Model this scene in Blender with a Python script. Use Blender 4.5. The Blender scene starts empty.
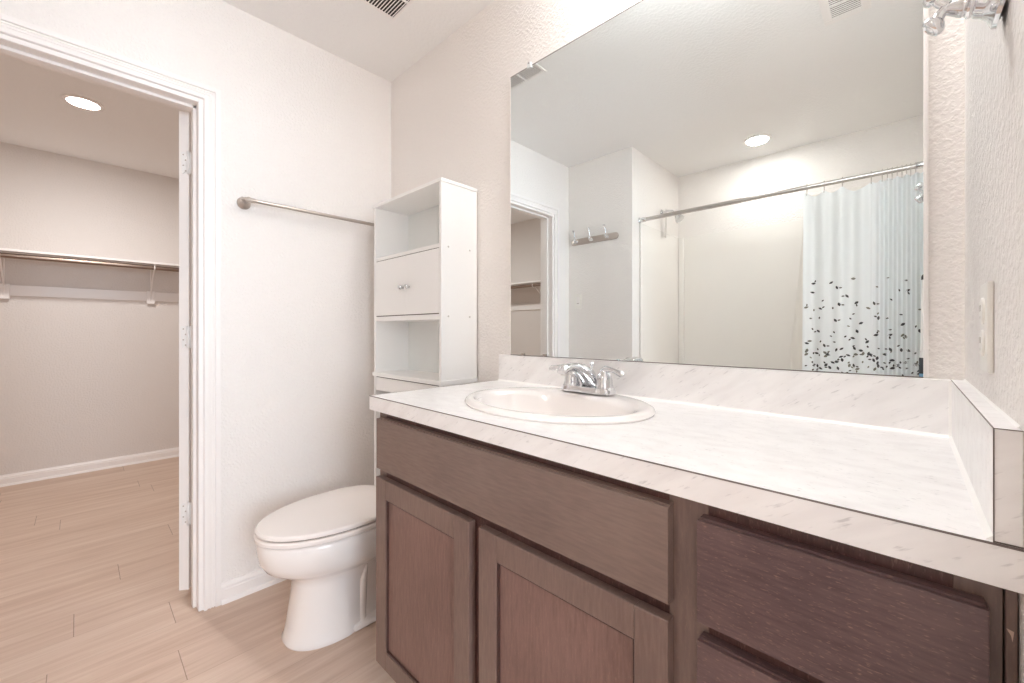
import bpy, bmesh, math, random
from mathutils import Vector, Matrix

S = bpy.context.scene
COL = S.collection
PI = math.pi
random.seed(7)

# ------------------------------------------------------------------ camera
cam_d = bpy.data.cameras.new('camera')
cam_d.sensor_fit = 'HORIZONTAL'
cam_d.sensor_width = 36.0
cam_d.lens = 36.0 * 414.0 / 1024.0
cam_d.shift_y = -10.5 / 1024.0
cam_d.clip_start = 0.02
cam = bpy.data.objects.new('camera', cam_d)
COL.objects.link(cam)
cam.location = (2.012, -1.162, 1.117)
cam.rotation_euler = (PI / 2, 0, math.atan2(396, 414))
S.camera = cam

# ------------------------------------------------------------------ world, exposure
W = bpy.data.worlds.new('world')
S.world = W
W.use_nodes = True
W.node_tree.nodes['Background'].inputs[0].default_value = (0.62, 0.8, 1.0, 1)
W.node_tree.nodes['Background'].inputs[1].default_value = 2.0
S.view_settings.view_transform = 'Standard'
S.view_settings.look = 'None'
S.view_settings.gamma = 1.0
S.view_settings.use_curve_mapping = False
S.view_settings.exposure = 1.04
S.cycles.max_bounces = 14
S.cycles.diffuse_bounces = 9
S.cycles.glossy_bounces = 6
S.cycles.transmission_bounces = 8
S.cycles.caustics_reflective = False
S.cycles.caustics_refractive = False
S.cycles.sample_clamp_indirect = 8.0


def area(name, loc, rot, sx, sy, power, col, spread=PI):
    l = bpy.data.lights.new(name, 'AREA')
    l.shape = 'RECTANGLE' if sx != sy else 'DISK'
    l.size, l.size_y = sx, sy
    l.energy = power
    l.color = col
    l.spread = spread
    o = bpy.data.objects.new(name, l)
    COL.objects.link(o)
    o.location = loc
    o.rotation_euler = rot
    return o


def point(name, loc, power, col, radius=0.05):
    l = bpy.data.lights.new(name, 'POINT')
    l.energy = power
    l.color = col
    l.shadow_soft_size = radius
    o = bpy.data.objects.new(name, l)
    COL.objects.link(o)
    o.location = loc
    return o


CEIL = 2.457
# added daylight lamp at the unseen bedroom window beyond the entrance
area('added_window_daylight', (4.55, -1.25, 1.45), (0, PI / 2, 0), 1.3, 1.5, 44, (0.80, 0.90, 1.0))
# the recessed lamps
area('tub_downlight', (1.25, -2.13, CEIL - 0.016), (0, 0, 0), 0.12, 0.12, 2.0, (1.0, 0.96, 0.92))
area('closet_downlight', (-1.48, -1.145, CEIL - 0.016), (0, 0, 0), 0.12, 0.12, 9.5, (1.0, 0.98, 0.96))
VAN_X = (1.50, 1.70, 1.90)  # globe positions of the added light bar
VAN_Z = 2.32

# ------------------------------------------------------------------ materials
MATS = {}


def srgb(r, g, b):
    def f(c):
        c /= 255.0
        return c / 12.92 if c <= 0.04045 else ((c + 0.055) / 1.055) ** 2.4
    return (f(r), f(g), f(b), 1.0)


def mat(name, col, rough=0.5, metal=0.0, spec=0.5, bump=None, coat=0.0, trans=0.0, emit=None, noise=None, ior=1.5):
    """bump = (scale, strength, distance); noise = (scale, amount, stretch) brightness variation"""
    m = bpy.data.materials.new(name)
    m.use_nodes = True
    nt = m.node_tree
    b = nt.nodes['Principled BSDF']
    b.inputs['Base Color'].default_value = col
    b.inputs['Roughness'].default_value = rough
    b.inputs['Metallic'].default_value = metal
    b.inputs['Specular IOR Level'].default_value = spec
    b.inputs['Coat Weight'].default_value = coat
    b.inputs['Transmission Weight'].default_value = trans
    b.inputs['IOR'].default_value = ior
    if emit:
        b.inputs['Emission Color'].default_value = emit[0]
        b.inputs['Emission Strength'].default_value = emit[1]
    tc = nt.nodes.new('ShaderNodeTexCoord')
    mp = nt.nodes.new('ShaderNodeMapping')
    nt.links.new(tc.outputs['Object'], mp.inputs[0])
    if noise:
        n = nt.nodes.new('ShaderNodeTexNoise')
        n.inputs['Scale'].default_value = noise[0]
        n.inputs['Detail'].default_value = 5
        mp2 = nt.nodes.new('ShaderNodeMapping')
        nt.links.new(tc.outputs['Object'], mp2.inputs[0])
        mp2.inputs['Scale'].default_value = noise[2]
        nt.links.new(mp2.outputs[0], n.inputs['Vector'])
        mr = nt.nodes.new('ShaderNodeMapRange')
        mr.inputs[1].default_value = 0.3
        mr.inputs[2].default_value = 0.7
        mr.inputs[3].default_value = 1 - noise[1]
        mr.inputs[4].default_value = 1 + noise[1]
        nt.links.new(n.outputs['Fac'], mr.inputs[0])
        mx = nt.nodes.new('ShaderNodeVectorMath')
        mx.operation = 'SCALE'
        mx.inputs[0].default_value = col[:3]
        nt.links.new(mr.outputs[0], mx.inputs['Scale'])
        nt.links.new(mx.outputs[0], b.inputs['Base Color'])
    if bump:
        n = nt.nodes.new('ShaderNodeTexNoise')
        n.inputs['Scale'].default_value = bump[0]
        n.inputs['Detail'].default_value = 3
        nt.links.new(mp.outputs[0], n.inputs['Vector'])
        cr = nt.nodes.new('ShaderNodeMapRange')
        cr.inputs[1].default_value = 0.42
        cr.inputs[2].default_value = 0.62
        nt.links.new(n.outputs['Fac'], cr.inputs[0])
        bp = nt.nodes.new('ShaderNodeBump')
        bp.inputs['Strength'].default_value = bump[1]
        bp.inputs['Distance'].default_value = bump[2]
        nt.links.new(cr.outputs[0], bp.inputs['Height'])
        nt.links.new(bp.outputs[0], b.inputs['Normal'])
    MATS[name] = m
    return m


M_wall = mat('textured_wall_paint', srgb(239, 234, 230), 0.6, bump=(95, 0.55, 0.0022))
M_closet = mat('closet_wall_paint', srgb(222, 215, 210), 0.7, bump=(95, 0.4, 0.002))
M_ceil = mat('ceiling_paint', srgb(240, 238, 236), 0.8, bump=(70, 0.35, 0.002))
M_trim = mat('white_trim_paint', srgb(241, 236, 233), 0.35)
M_mel = mat('white_melamine', srgb(244, 243, 241), 0.38)
M_melback = mat('grey_white_back_panel', srgb(232, 234, 232), 0.5)
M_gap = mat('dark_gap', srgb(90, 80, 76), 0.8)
M_porc = mat('porcelain', srgb(246, 241, 238), 0.12, coat=0.4)
M_seat = mat('seat_plastic', srgb(248, 240, 235), 0.22)
M_chrome = mat('chrome', srgb(225, 226, 228), 0.07, metal=1.0)
M_nickel = mat('satin_nickel', srgb(196, 186, 178), 0.28, metal=1.0)
M_rod = mat('rod_steel', srgb(205, 200, 196), 0.3, metal=1.0)
M_closetrod = mat('closet_rod_metal', srgb(150, 132, 120), 0.3, metal=1.0)
M_glass = mat('crystal', srgb(240, 240, 240), 0.02, trans=1.0, ior=1.5)
M_plate = mat('switch_plastic', srgb(240, 236, 230), 0.3)
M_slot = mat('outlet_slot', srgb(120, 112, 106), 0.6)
M_mirror = mat('mirror_silver', (0.89, 0.955, 0.97, 1), 0.0, metal=1.0)
M_edge = mat('mirror_edge', srgb(225, 232, 230), 0.2, metal=0.3)
M_caulk = mat('white_caulk', srgb(250, 248, 245), 0.4)
M_seam = mat('laminate_seam', srgb(120, 108, 104), 0.5)
M_surr = mat('acrylic_surround', srgb(240, 236, 231), 0.22)
M_rubber = mat('black_rubber', srgb(52, 54, 58), 0.5)
M_blue = mat('blue_plastic', srgb(120, 165, 195), 0.4)
M_ventdark = mat('vent_dark', srgb(48, 42, 38), 0.9)
M_lens = mat('lit_lens', srgb(255, 250, 240), 0.4, emit=((1.0, 0.94, 0.86, 1), 9.0))
M_globe = mat('lit_globe', srgb(255, 250, 245), 0.3, emit=((0.93, 0.975, 1.0, 1), 23.0))  # glow of the added light bar's globes
M_clip = mat('clear_clip', srgb(238, 240, 240), 0.15)
M_leafd = mat('printed_leaf_charcoal', srgb(62, 64, 66), 0.7)
M_leafg = mat('printed_leaf_grey', srgb(122, 122, 112), 0.7)
M_screwcap = mat('screw_cap', srgb(205, 200, 195), 0.5)
M_hinge = mat('painted_hinge', srgb(238, 236, 234), 0.35)
M_faint = mat('faint_slot', srgb(190, 184, 178), 0.5)
M_chip = mat('bare_wood_chip', srgb(205, 180, 160), 0.7)


def shower_cloth(name, col, tr):
    m = bpy.data.materials.new(name)
    m.use_nodes = True
    nt = m.node_tree
    b = nt.nodes['Principled BSDF']
    b.inputs['Base Color'].default_value = col
    b.inputs['Roughness'].default_value = 0.45
    t = nt.nodes.new('ShaderNodeBsdfTranslucent')
    t.inputs[0].default_value = col
    mx = nt.nodes.new('ShaderNodeMixShader')
    mx.inputs[0].default_value = tr
    nt.links.new(b.outputs[0], mx.inputs[1])
    nt.links.new(t.outputs[0], mx.inputs[2])
    nt.links.new(mx.outputs[0], nt.nodes['Material Output'].inputs[0])
    return m


M_curtain = shower_cloth('curtain_fabric', srgb(244, 247, 248), 0.3)
M_liner = shower_cloth('curtain_liner', srgb(240, 236, 230), 0.5)


def floor_mat():
    m = bpy.data.materials.new('vinyl_plank_floor')
    m.use_nodes = True
    nt = m.node_tree
    b = nt.nodes['Principled BSDF']
    N, L = nt.nodes.new, nt.links.new
    tc = N('ShaderNodeTexCoord')
    sep = N('ShaderNodeSeparateXYZ')
    L(tc.outputs['Object'], sep.inputs[0])

    def M(op, a, bb=None, c=None):
        n = N('ShaderNodeMath')
        n.operation = op
        for i, v in enumerate((a, bb, c)):
            if v is None:
                continue
            if isinstance(v, (int, float)):
                n.inputs[i].default_value = v
            else:
                L(v, n.inputs[i])
        return n.outputs[0]
    PW, PL = 0.1755, 1.22
    xs = M('DIVIDE', M('SUBTRACT', sep.outputs[0], 0.018), PW)
    row = M('FLOOR', xs)
    fx = M('FRACT', xs)
    # stagger: joint y offset for row r
    rnd = N('ShaderNodeTexWhiteNoise')
    rnd.noise_dimensions = '1D'
    L(row, rnd.inputs['W'])
    quad = M('ADD', M('MULTIPLY', M('MULTIPLY', row, row), 0.2415), M('MULTIPLY', row, 0.5065))
    off = M('MULTIPLY', M('FRACT', M('SUBTRACT', quad, 0.118)), PL)
    ys = M('DIVIDE', M('ADD', M('ADD', sep.outputs[1], 0.926 + 0.37 * PL), off), PL)
    coln = M('FLOOR', ys)
    fy = M('FRACT', ys)
    pid = M('ADD', M('MULTIPLY', row, 7.13), M('MULTIPLY', coln, 3.71))
    wn = N('ShaderNodeTexWhiteNoise')
    wn.noise_dimensions = '1D'
    L(pid, wn.inputs['W'])
    # grain coordinates
    comb = N('ShaderNodeCombineXYZ')
    L(M('ADD', sep.outputs[0], M('MULTIPLY', wn.outputs['Value'], 5.0)), comb.inputs[0])
    L(M('MULTIPLY', sep.outputs[1], 0.06), comb.inputs[1])
    L(M('MULTIPLY', wn.outputs['Value'], 9.0), comb.inputs[2])
    g1 = N('ShaderNodeTexNoise')
    g1.inputs['Scale'].default_value = 26
    g1.inputs['Detail'].default_value = 7
    g1.inputs['Roughness'].default_value = 0.65
    g1.inputs['Distortion'].default_value = 0.35
    L(comb.outputs[0], g1.inputs['Vector'])
    comb2 = N('ShaderNodeCombineXYZ')
    L(sep.outputs[0], comb2.inputs[0])
    L(M('MULTIPLY', sep.outputs[1], 0.025), comb2.inputs[1])
    L(wn.outputs['Value'], comb2.inputs[2])
    g2 = N('ShaderNodeTexNoise')
    g2.inputs['Scale'].default_value = 180
    g2.inputs['Detail'].default_value = 3
    L(comb2.outputs[0], g2.inputs['Vector'])
    ramp = N('ShaderNodeValToRGB')
    e = ramp.color_ramp.elements
    e[0].position = 0.28
    e[0].color = srgb(190, 163, 145)
    e[1].position = 0.72
    e[1].color = srgb(219, 200, 185)
    mid = e.new(0.5)
    mid.color = srgb(206, 182, 165)
    fac = M('ADD', M('MULTIPLY', g1.outputs['Fac'], 0.78), M('MULTIPLY', g2.outputs['Fac'], 0.24))
    fac = M('ADD', fac, M('MULTIPLY', M('SUBTRACT', wn.outputs['Value'], 0.5), 0.10))
    L(fac, ramp.inputs[0])
    # seams
    jx = M('MINIMUM', M('MULTIPLY', fx, PW), M('MULTIPLY', M('SUBTRACT', 1.0, fx), PW))
    jy = M('MINIMUM', M('MULTIPLY', fy, PL), M('MULTIPLY', M('SUBTRACT', 1.0, fy), PL))
    seamx = M('MULTIPLY', M('LESS_THAN', jx, 0.0008), 0.25)
    seamy = M('MULTIPLY', M('LESS_THAN', jy, 0.0012), 0.6)
    seam = M('MAXIMUM', seamx, seamy)
    mix = N('ShaderNodeMix')
    mix.data_type = 'RGBA'
    L(seam, mix.inputs[0])
    L(ramp.outputs[0], mix.inputs[6])
    mix.inputs[7].default_value = srgb(105, 78, 62)
    L(mix.outputs[2], b.inputs['Base Color'])
    b.inputs['Roughness'].default_value = 0.5
    b.inputs['Specular IOR Level'].default_value = 0.35
    return m


M_floor = floor_mat()


def marble_mat():
    m = bpy.data.materials.new('marble_laminate')
    m.use_nodes = True
    nt = m.node_tree
    b = nt.nodes['Principled BSDF']
    N, L = nt.nodes.new, nt.links.new
    tc = N('ShaderNodeTexCoord')
    mp = N('ShaderNodeMapping')
    mp.inputs['Rotation'].default_value = (0.5, 0.55, math.radians(12))
    L(tc.outputs['Object'], mp.inputs[0])
    mps = N('ShaderNodeMapping')
    mps.inputs['Scale'].default_value = (0.2, 1.0, 1.0)
    L(mp.outputs[0], mps.inputs[0])
    n1 = N('ShaderNodeTexNoise')
    n1.inputs['Scale'].default_value = 190
    n1.inputs['Detail'].default_value = 4
    L(mps.outputs[0], n1.inputs['Vector'])
    n2 = N('ShaderNodeTexNoise')
    n2.inputs['Scale'].default_value = 38
    n2.inputs['Detail'].default_value = 5
    L(mps.outputs[0], n2.inputs['Vector'])
    r1 = N('ShaderNodeMapRange')
    r1.inputs[1].default_value = 0.62
    r1.inputs[2].default_value = 0.74
    L(n1.outputs['Fac'], r1.inputs[0])
    r2 = N('ShaderNodeMapRange')
    r2.inputs[1].default_value = 0.40
    r2.inputs[2].default_value = 0.75
    L(n2.outputs['Fac'], r2.inputs[0])
    mixa = N('ShaderNodeMix')
    mixa.data_type = 'RGBA'
    mixa.inputs[6].default_value = srgb(249, 247, 246)
    mixa.inputs[7].default_value = srgb(238, 235, 234)
    L(r2.outputs[0], mixa.inputs[0])
    mixb = N('ShaderNodeMix')
    mixb.data_type = 'RGBA'
    L(mixa.outputs[2], mixb.inputs[6])
    mixb.inputs[7].default_value = srgb(166, 163, 165)
    sc = N('ShaderNodeMath')
    sc.operation = 'MULTIPLY'
    sc.inputs[1].default_value = 0.4
    L(r1.outputs[0], sc.inputs[0])
    L(sc.outputs[0], mixb.inputs[0])
    L(mixb.outputs[2], b.inputs['Base Color'])
    b.inputs['Roughness'].default_value = 0.3
    return m


M_marble = marble_mat()


def wood_mat(name, c0, c1, horiz, speck=0.0):
    m = bpy.data.materials.new(name)
    m.use_nodes = True
    nt = m.node_tree
    b = nt.nodes['Principled BSDF']
    N, L = nt.nodes.new, nt.links.new
    tc = N('ShaderNodeTexCoord')
    mp = N('ShaderNodeMapping')
    mp.inputs['Scale'].default_value = (0.12, 1, 1) if horiz else (1, 1, 0.12)
    L(tc.outputs['Object'], mp.inputs[0])
    n1 = N('ShaderNodeTexNoise')
    n1.inputs['Scale'].default_value = 190
    n1.inputs['Detail'].default_value = 4
    L(mp.outputs[0], n1.inputs['Vector'])
    n2 = N('ShaderNodeTexNoise')
    n2.inputs['Scale'].default_value = 5
    n2.inputs['Detail'].default_value = 3
    L(tc.outputs['Object'], n2.inputs['Vector'])
    a = N('ShaderNodeMath')
    a.operation = 'MULTIPLY_ADD'
    L(n1.outputs['Fac'], a.inputs[0])
    a.inputs[1].default_value = 0.5
    h = N('ShaderNodeMath')
    h.operation = 'MULTIPLY'
    h.inputs[1].default_value = 0.5
    L(n2.outputs['Fac'], h.inputs[0])
    L(h.outputs[0], a.inputs[2])
    r = N('ShaderNodeValToRGB')
    r.color_ramp.elements[0].position = 0.36
    r.color_ramp.elements[0].color = c0
    r.color_ramp.elements[1].position = 0.64
    r.color_ramp.elements[1].color = c1
    L(a.outputs[0], r.inputs[0])
    out = r.outputs[0]
    if speck:
        mp2 = N('ShaderNodeMapping')
        mp2.inputs['Scale'].default_value = (0.22, 1, 1) if horiz else (1, 1, 0.22)
        L(tc.outputs['Object'], mp2.inputs[0])
        n3 = N('ShaderNodeTexNoise')
        n3.inputs['Scale'].default_value = 520
        n3.inputs['Detail'].default_value = 2
        L(mp2.outputs[0], n3.inputs['Vector'])
        rr = N('ShaderNodeMapRange')
        rr.inputs[1].default_value = 0.60
        rr.inputs[2].default_value = 0.72
        rr.inputs[4].default_value = speck
        L(n3.outputs['Fac'], rr.inputs[0])
        mx = N('ShaderNodeMix')
        mx.data_type = 'RGBA'
        L(rr.outputs[0], mx.inputs[0])
        L(out, mx.inputs[6])
        mx.inputs[7].default_value = srgb(190, 150, 130)
        out = mx.outputs[2]
    L(out, b.inputs['Base Color'])
    b.inputs['Roughness'].default_value = 0.36
    b.inputs['Specular IOR Level'].default_value = 0.6
    return m


M_wood = wood_mat('espresso_wood', srgb(112, 90, 82), srgb(130, 108, 99), False, 0.10)
M_woodh = wood_mat('espresso_wood_horizontal', srgb(114, 94, 86), srgb(132, 112, 103), True, 0.04)
M_woodr = wood_mat('reddish_espresso_wood', srgb(112, 84, 76), srgb(134, 104, 96), False, 0.15)
M_woodworn = wood_mat('worn_espresso_wood', srgb(80, 58, 60), srgb(108, 84, 82), True, 0.35)
M_woodrailshade = wood_mat('shaded_rail_espresso_wood', srgb(72, 44, 40), srgb(98, 66, 60), False, 0.2)  # reddish-brown rails and centre stile, darkened for the shade between the fronts
M_wooddark = wood_mat('dark_espresso_wood', srgb(60, 38, 36), srgb(84, 58, 54), False, 0.15)


# ------------------------------------------------------------------ mesh helpers
def new():
    return bmesh.new()


def box(bm, x0, x1, y0, y1, z0, z1, bev=0.0, seg=2, mi=0):
    vs = [bm.verts.new((x, y, z)) for x in (min(x0, x1), max(x0, x1)) for y in (min(y0, y1), max(y0, y1)) for z in (min(z0, z1), max(z0, z1))]
    idx = [(0, 1, 3, 2), (4, 6, 7, 5), (0, 4, 5, 1), (2, 3, 7, 6), (0, 2, 6, 4), (1, 5, 7, 3)]
    fs = [bm.faces.new([vs[i] for i in f]) for f in idx]
    for f in fs:
        f.material_index = mi
    if bev > 0:
        es = set(e for f in fs for e in f.edges)
        r = bmesh.ops.bevel(bm, geom=list(es), offset=bev, segments=seg, profile=0.5, affect='EDGES')
        for f in r['faces']:
            f.material_index = mi
    return vs


def frame(d):
    d = d.normalized()
    u = Vector((0, 0, 1)) if abs(d.z) < 0.9 else Vector((1, 0, 0))
    a = d.cross(u).normalized()
    return a, d.cross(a).normalized()


def tube(bm, pts, r, n=16, caps=True, mi=0, close=False):
    """pts list, r number or list"""
    pts = [Vector(p) for p in pts]
    R = r if isinstance(r, (list, tuple)) else [r] * len(pts)
    rings = []
    a0 = None
    for i, p in enumerate(pts):
        if close:
            d = pts[(i + 1) % len(pts)] - pts[i - 1]
        elif i == 0:
            d = pts[1] - p
        elif i == len(pts) - 1:
            d = p - pts[i - 1]
        else:
            d = (pts[i + 1] - pts[i - 1])
        d.normalize()
        if a0 is None:
            a, b = frame(d)
        else:
            a = (a0 - d * a0.dot(d)).normalized()
            b = d.cross(a)
        a0 = a
        rings.append([bm.verts.new(p + (a * math.cos(2 * PI * k / n) + b * math.sin(2 * PI * k / n)) * R[i]) for k in range(n)])
    m = len(rings)
    for i in range(m if close else m - 1):
        A, B = rings[i], rings[(i + 1) % m]
        for k in range(n):
            f = bm.faces.new((A[k], A[(k + 1) % n], B[(k + 1) % n], B[k]))
            f.material_index = mi
            f.smooth = True
    if caps and not close:
        bm.faces.new(rings[0][::-1]).material_index = mi
        bm.faces.new(rings[-1]).material_index = mi


def lathe(bm, prof, origin, axis=(0, 0, 1), n=32, mi=0):
    """prof: list of (radius, height along axis)"""
    o = Vector(origin)
    d = Vector(axis).normalized()
    a, b = frame(d)
    rings = []
    for r, h in prof:
        if r < 1e-6:
            rings.append([bm.verts.new(o + d * h)])
        else:
            rings.append([bm.verts.new(o + d * h + (a * math.cos(2 * PI * k / n) + b * math.sin(2 * PI * k / n)) * r) for k in range(n)])
    for A, B in zip(rings, rings[1:]):
        for k in range(n):
            k2 = (k + 1) % n
            if len(A) == 1 and len(B) == 1:
                continue
            if len(A) == 1:
                f = bm.faces.new((A[0], B[k2], B[k]))
            elif len(B) == 1:
                f = bm.faces.new((A[k], A[k2], B[0]))
            else:
                f = bm.faces.new((A[k], A[k2], B[k2], B[k]))
            f.smooth = True
            f.material_index = mi
    for R_, rev in ((rings[0], True), (rings[-1], False)):
        if len(R_) > 1:
            bm.faces.new(R_[::-1] if rev else R_).material_index = mi


def loft(bm, rings, cap0=True, cap1=True, mi=0):
    V = [[bm.verts.new(p) for p in r] for r in rings]
    n = len(V[0])
    for A, B in zip(V, V[1:]):
        for k in range(n):
            f = bm.faces.new((A[k], A[(k + 1) % n], B[(k + 1) % n], B[k]))
            f.smooth = True
            f.material_index = mi
    if cap0:
        bm.faces.new(V[0][::-1]).material_index = mi
    if cap1:
        bm.faces.new(V[-1]).material_index = mi
    return V


def prism(bm, prof, p0, p1, up=(0, 0, 1), mi=0):
    """extrude 2-D profile (out, up) along p0->p1; out = left-hand normal given by up x dir"""
    p0, p1 = Vector(p0), Vector(p1)
    d = (p1 - p0).normalized()
    u = Vector(up)
    o = u.cross(d).normalized()
    A = [bm.verts.new(p0 + o * a + u * b) for a, b in prof]
    B = [bm.verts.new(p1 + o * a + u * b) for a, b in prof]
    n = len(prof)
    for k in range(n):
        bm.faces.new((A[k], A[(k + 1) % n], B[(k + 1) % n], B[k])).material_index = mi
    bm.faces.new(A[::-1])
    bm.faces.new(B)


def obj(name, bm, m, parent=None, smooth=None, keep=False):
    bmesh.ops.recalc_face_normals(bm, faces=bm.faces) if not keep else None
    me = bpy.data.meshes.new(name)
    bm.to_mesh(me)
    bm.free()
    ms = m if isinstance(m, (list, tuple)) else [m]
    for x in ms:
        me.materials.append(x)
    o = bpy.data.objects.new(name, me)
    COL.objects.link(o)
    if smooth is not None:
        for p in me.polygons:
            p.use_smooth = True
        try:
            me.set_sharp_from_angle(angle=math.radians(smooth))
        except Exception:
            pass
    if parent is not None:
        o.parent = parent
        o.matrix_parent_inverse = parent_inv(parent)
    return o


def parent_inv(p):
    m = Matrix.Identity(4)
    q = p
    chain = []
    while q is not None:
        chain.append(q)
        q = q.parent
    # only top-level empties carry a transform here
    top = chain[-1]
    if len(chain) == 1:
        return Matrix.LocRotScale(top.location, top.rotation_euler, None).inverted()
    return m


def thing(name, label, cat, loc=(0, 0, 0), group=None):
    o = bpy.data.objects.new(name, None)
    COL.objects.link(o)
    o.location = loc
    o.empty_display_size = 0.05
    tag(o, label, cat, group)
    return o


def tag(o, label, cat, group=None):
    o['label'] = label
    o['category'] = cat
    if group:
        o['group'] = group
    return o


def struct(name, bm, m, label=None, smooth=None):
    o = obj(name, bm, m, None, smooth)
    o['kind'] = 'structure'
    if label:
        o['label'] = label
    return o


def copy_tree(o, parent=None, dx=None):
    c = o.copy()
    COL.objects.link(c)
    if parent is not None:
        c.parent = parent
        c.matrix_parent_inverse = o.matrix_parent_inverse.copy()
    for ch in list(o.children):
        copy_tree(ch, c)
    return c


# ------------------------------------------------------------------ dimensions
XR = 2.09           # right wall face
YW = -1.63          # wall with the coat hooks
YB = -2.47          # alcove back wall
XA = 0.563           # alcove left wall
XC = -2.63          # closet far wall
YC0, YC1 = -2.60, 0.12
JY0, JY1 = -1.425, -0.823   # closet door opening
DOOR_H = 2.03
EY0, EY1 = -1.50, -0.72     # added entrance in the right wall for daylight (the camera stands in it)
BX1 = 4.6

# ------------------------------------------------------------------ room shell
b = new(); box(b, XC - 0.1, BX1 + 0.1, -3.4, 0.6, -0.06, 0)
struct('floor', b, M_floor, 'light tan wood plank floor')
b = new(); box(b, XC - 0.1, BX1 + 0.1, -3.4, 0.6, CEIL, CEIL + 0.08)
struct('ceiling', b, M_ceil, 'lightly textured white ceiling')
# left wall with door opening, closet side skin in closet paint
b = new()
box(b, -0.115, 0, JY1, YC1, 0, CEIL)
box(b, -0.115, 0, YC0, JY0, 0, CEIL)
box(b, -0.115, 0, JY0, JY1, DOOR_H, CEIL)
struct('wall_left', b, M_wall, 'white textured wall with the closet doorway')
b = new(); box(b, 0, XR + 0.115, 0, 0.1, 0, CEIL)
struct('wall_front', b, M_wall, 'white textured wall behind vanity and mirror')
b = new()
box(b, XR, XR + 0.115, EY1, 0, 0, CEIL)
box(b, XR, XR + 0.115, YB, EY0, 0, CEIL)
box(b, XR, XR + 0.115, EY0, EY1, 2.05, CEIL)
struct('wall_right', b, M_wall, 'textured wall at the right end of the vanity')
b = new(); box(b, 0, XA, YB, YW, 0, CEIL)
struct('wall_alcove', b, M_wall, 'white wall with the coat hooks beside the tub')
b = new(); box(b, 0, XR + 0.115, YB - 0.1, YB, 0, CEIL)
struct('wall_back', b, M_wall, 'white wall behind the tub')
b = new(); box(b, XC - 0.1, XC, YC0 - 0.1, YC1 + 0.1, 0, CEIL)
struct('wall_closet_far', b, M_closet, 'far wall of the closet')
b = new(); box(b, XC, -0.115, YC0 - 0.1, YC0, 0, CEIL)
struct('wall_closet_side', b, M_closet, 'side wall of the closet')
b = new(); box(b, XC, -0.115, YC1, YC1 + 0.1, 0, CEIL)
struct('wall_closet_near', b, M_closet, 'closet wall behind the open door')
# bedroom and window added beyond the entrance, out of view, for daylight
b = new(); box(b, XR + 0.115, BX1, -3.4, -3.3, 0, CEIL)
struct('wall_bedroom_back', b, M_wall)
b = new(); box(b, XR + 0.115, BX1, 0.5, 0.6, 0, CEIL)
struct('wall_bedroom_front', b, M_wall)
b = new()
box(b, BX1, BX1 + 0.1, -3.4, -2.05, 0, CEIL)
box(b, BX1, BX1 + 0.1, -0.45, 0.6, 0, CEIL)
box(b, BX1, BX1 + 0.1, -2.05, -0.45, 0, 0.75)
box(b, BX1, BX1 + 0.1, -2.05, -0.45, 2.15, CEIL)
struct('wall_bedroom_right', b, M_wall)
b = new()
for (y0, y1, z0, z1) in ((-2.05, -2.0, 0.75, 2.15), (-0.5, -0.45, 0.75, 2.15), (-2.05, -0.45, 0.75, 0.80), (-2.05, -0.45, 2.10, 2.15), (-2.05, -0.45, 1.43, 1.47)):
    box(b, BX1 + 0.02, BX1 + 0.07, y0, y1, z0, z1)
struct('added_window_1', b, M_trim)  # added bedroom window, never in view

# closet door frame : jambs and casing
JT = 0.016


def door_casing(b, x, sgn, y0, y1, h, w=0.056):
    """moulded flat casing on wall plane x, projecting sgn*"""
    def leg(ya, yb, z0, z1, inner_lo=None):
        box(b, x, x + sgn * 0.011, ya, yb, z0, z1, 0.002, 1)
    leg(y0 - w, y0, 0, h + w)
    leg(y1, y1 + w, 0, h + w)
    leg(y0, y1, h, h + w)
    # raised mouldings
    for (a, c, t) in ((0.0, 0.012, 0.015), (0.018, 0.024, 0.0135), (w - 0.020, w, 0.018), (w - 0.028, w - 0.023, 0.014)):
        q = 0.002
        prof = [(a, 0), (a + q * 0.4, t - q * 0.4), (a + q, t), (c - q, t), (c - q * 0.4, t - q * 0.4), (c, 0)]
        rows = []
        for (o_, t_) in prof:
            X = x + sgn * t_
            rows.append([b.verts.new(p) for p in ((X, y1 + o_, 0), (X, y1 + o_, h + o_), (X, y0 - o_, h + o_), (X, y0 - o_, 0))])
        for A, B in zip(rows, rows[1:]):
            for k in range(3):
                b.faces.new((A[k], A[k + 1], B[k + 1], B[k]))
        b.faces.new([rr[0] for rr in rows])
        b.faces.new([rr[3] for rr in rows][::-1])


b = new()
door_casing(b, 0.0, 1, JY0, JY1, DOOR_H)
door_casing(b, -0.115, -1, JY0, JY1 + 0.0, DOOR_H)
struct('trim_1', b, M_trim, 'white moulded casing round the closet doorway')
b = new()
box(b, -0.119, 0.004, JY1 - JT, JY1 + 0.0005, 0, DOOR_H, 0.0015, 1)
box(b, -0.119, 0.004, JY0 - 0.0005, JY0 + JT, 0, DOOR_H, 0.0015, 1)
box(b, -0.119, 0.004, JY0 + JT, JY1 - JT, DOOR_H - JT, DOOR_H, 0.0015, 1)
# door stop
box(b, -0.075, -0.040, JY1 - JT - 0.011, JY1 - JT, 0, DOOR_H - JT, 0.001, 1)
box(b, -0.075, -0.040, JY0 + JT, JY0 + JT + 0.011, 0, DOOR_H - JT, 0.001, 1)
box(b, -0.075, -0.040, JY0 + JT, JY1 - JT, DOOR_H - JT - 0.011, DOOR_H - JT, 0.001, 1)
struct('trim_2', b, M_trim, 'white jamb and stop lining the closet doorway')
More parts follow.
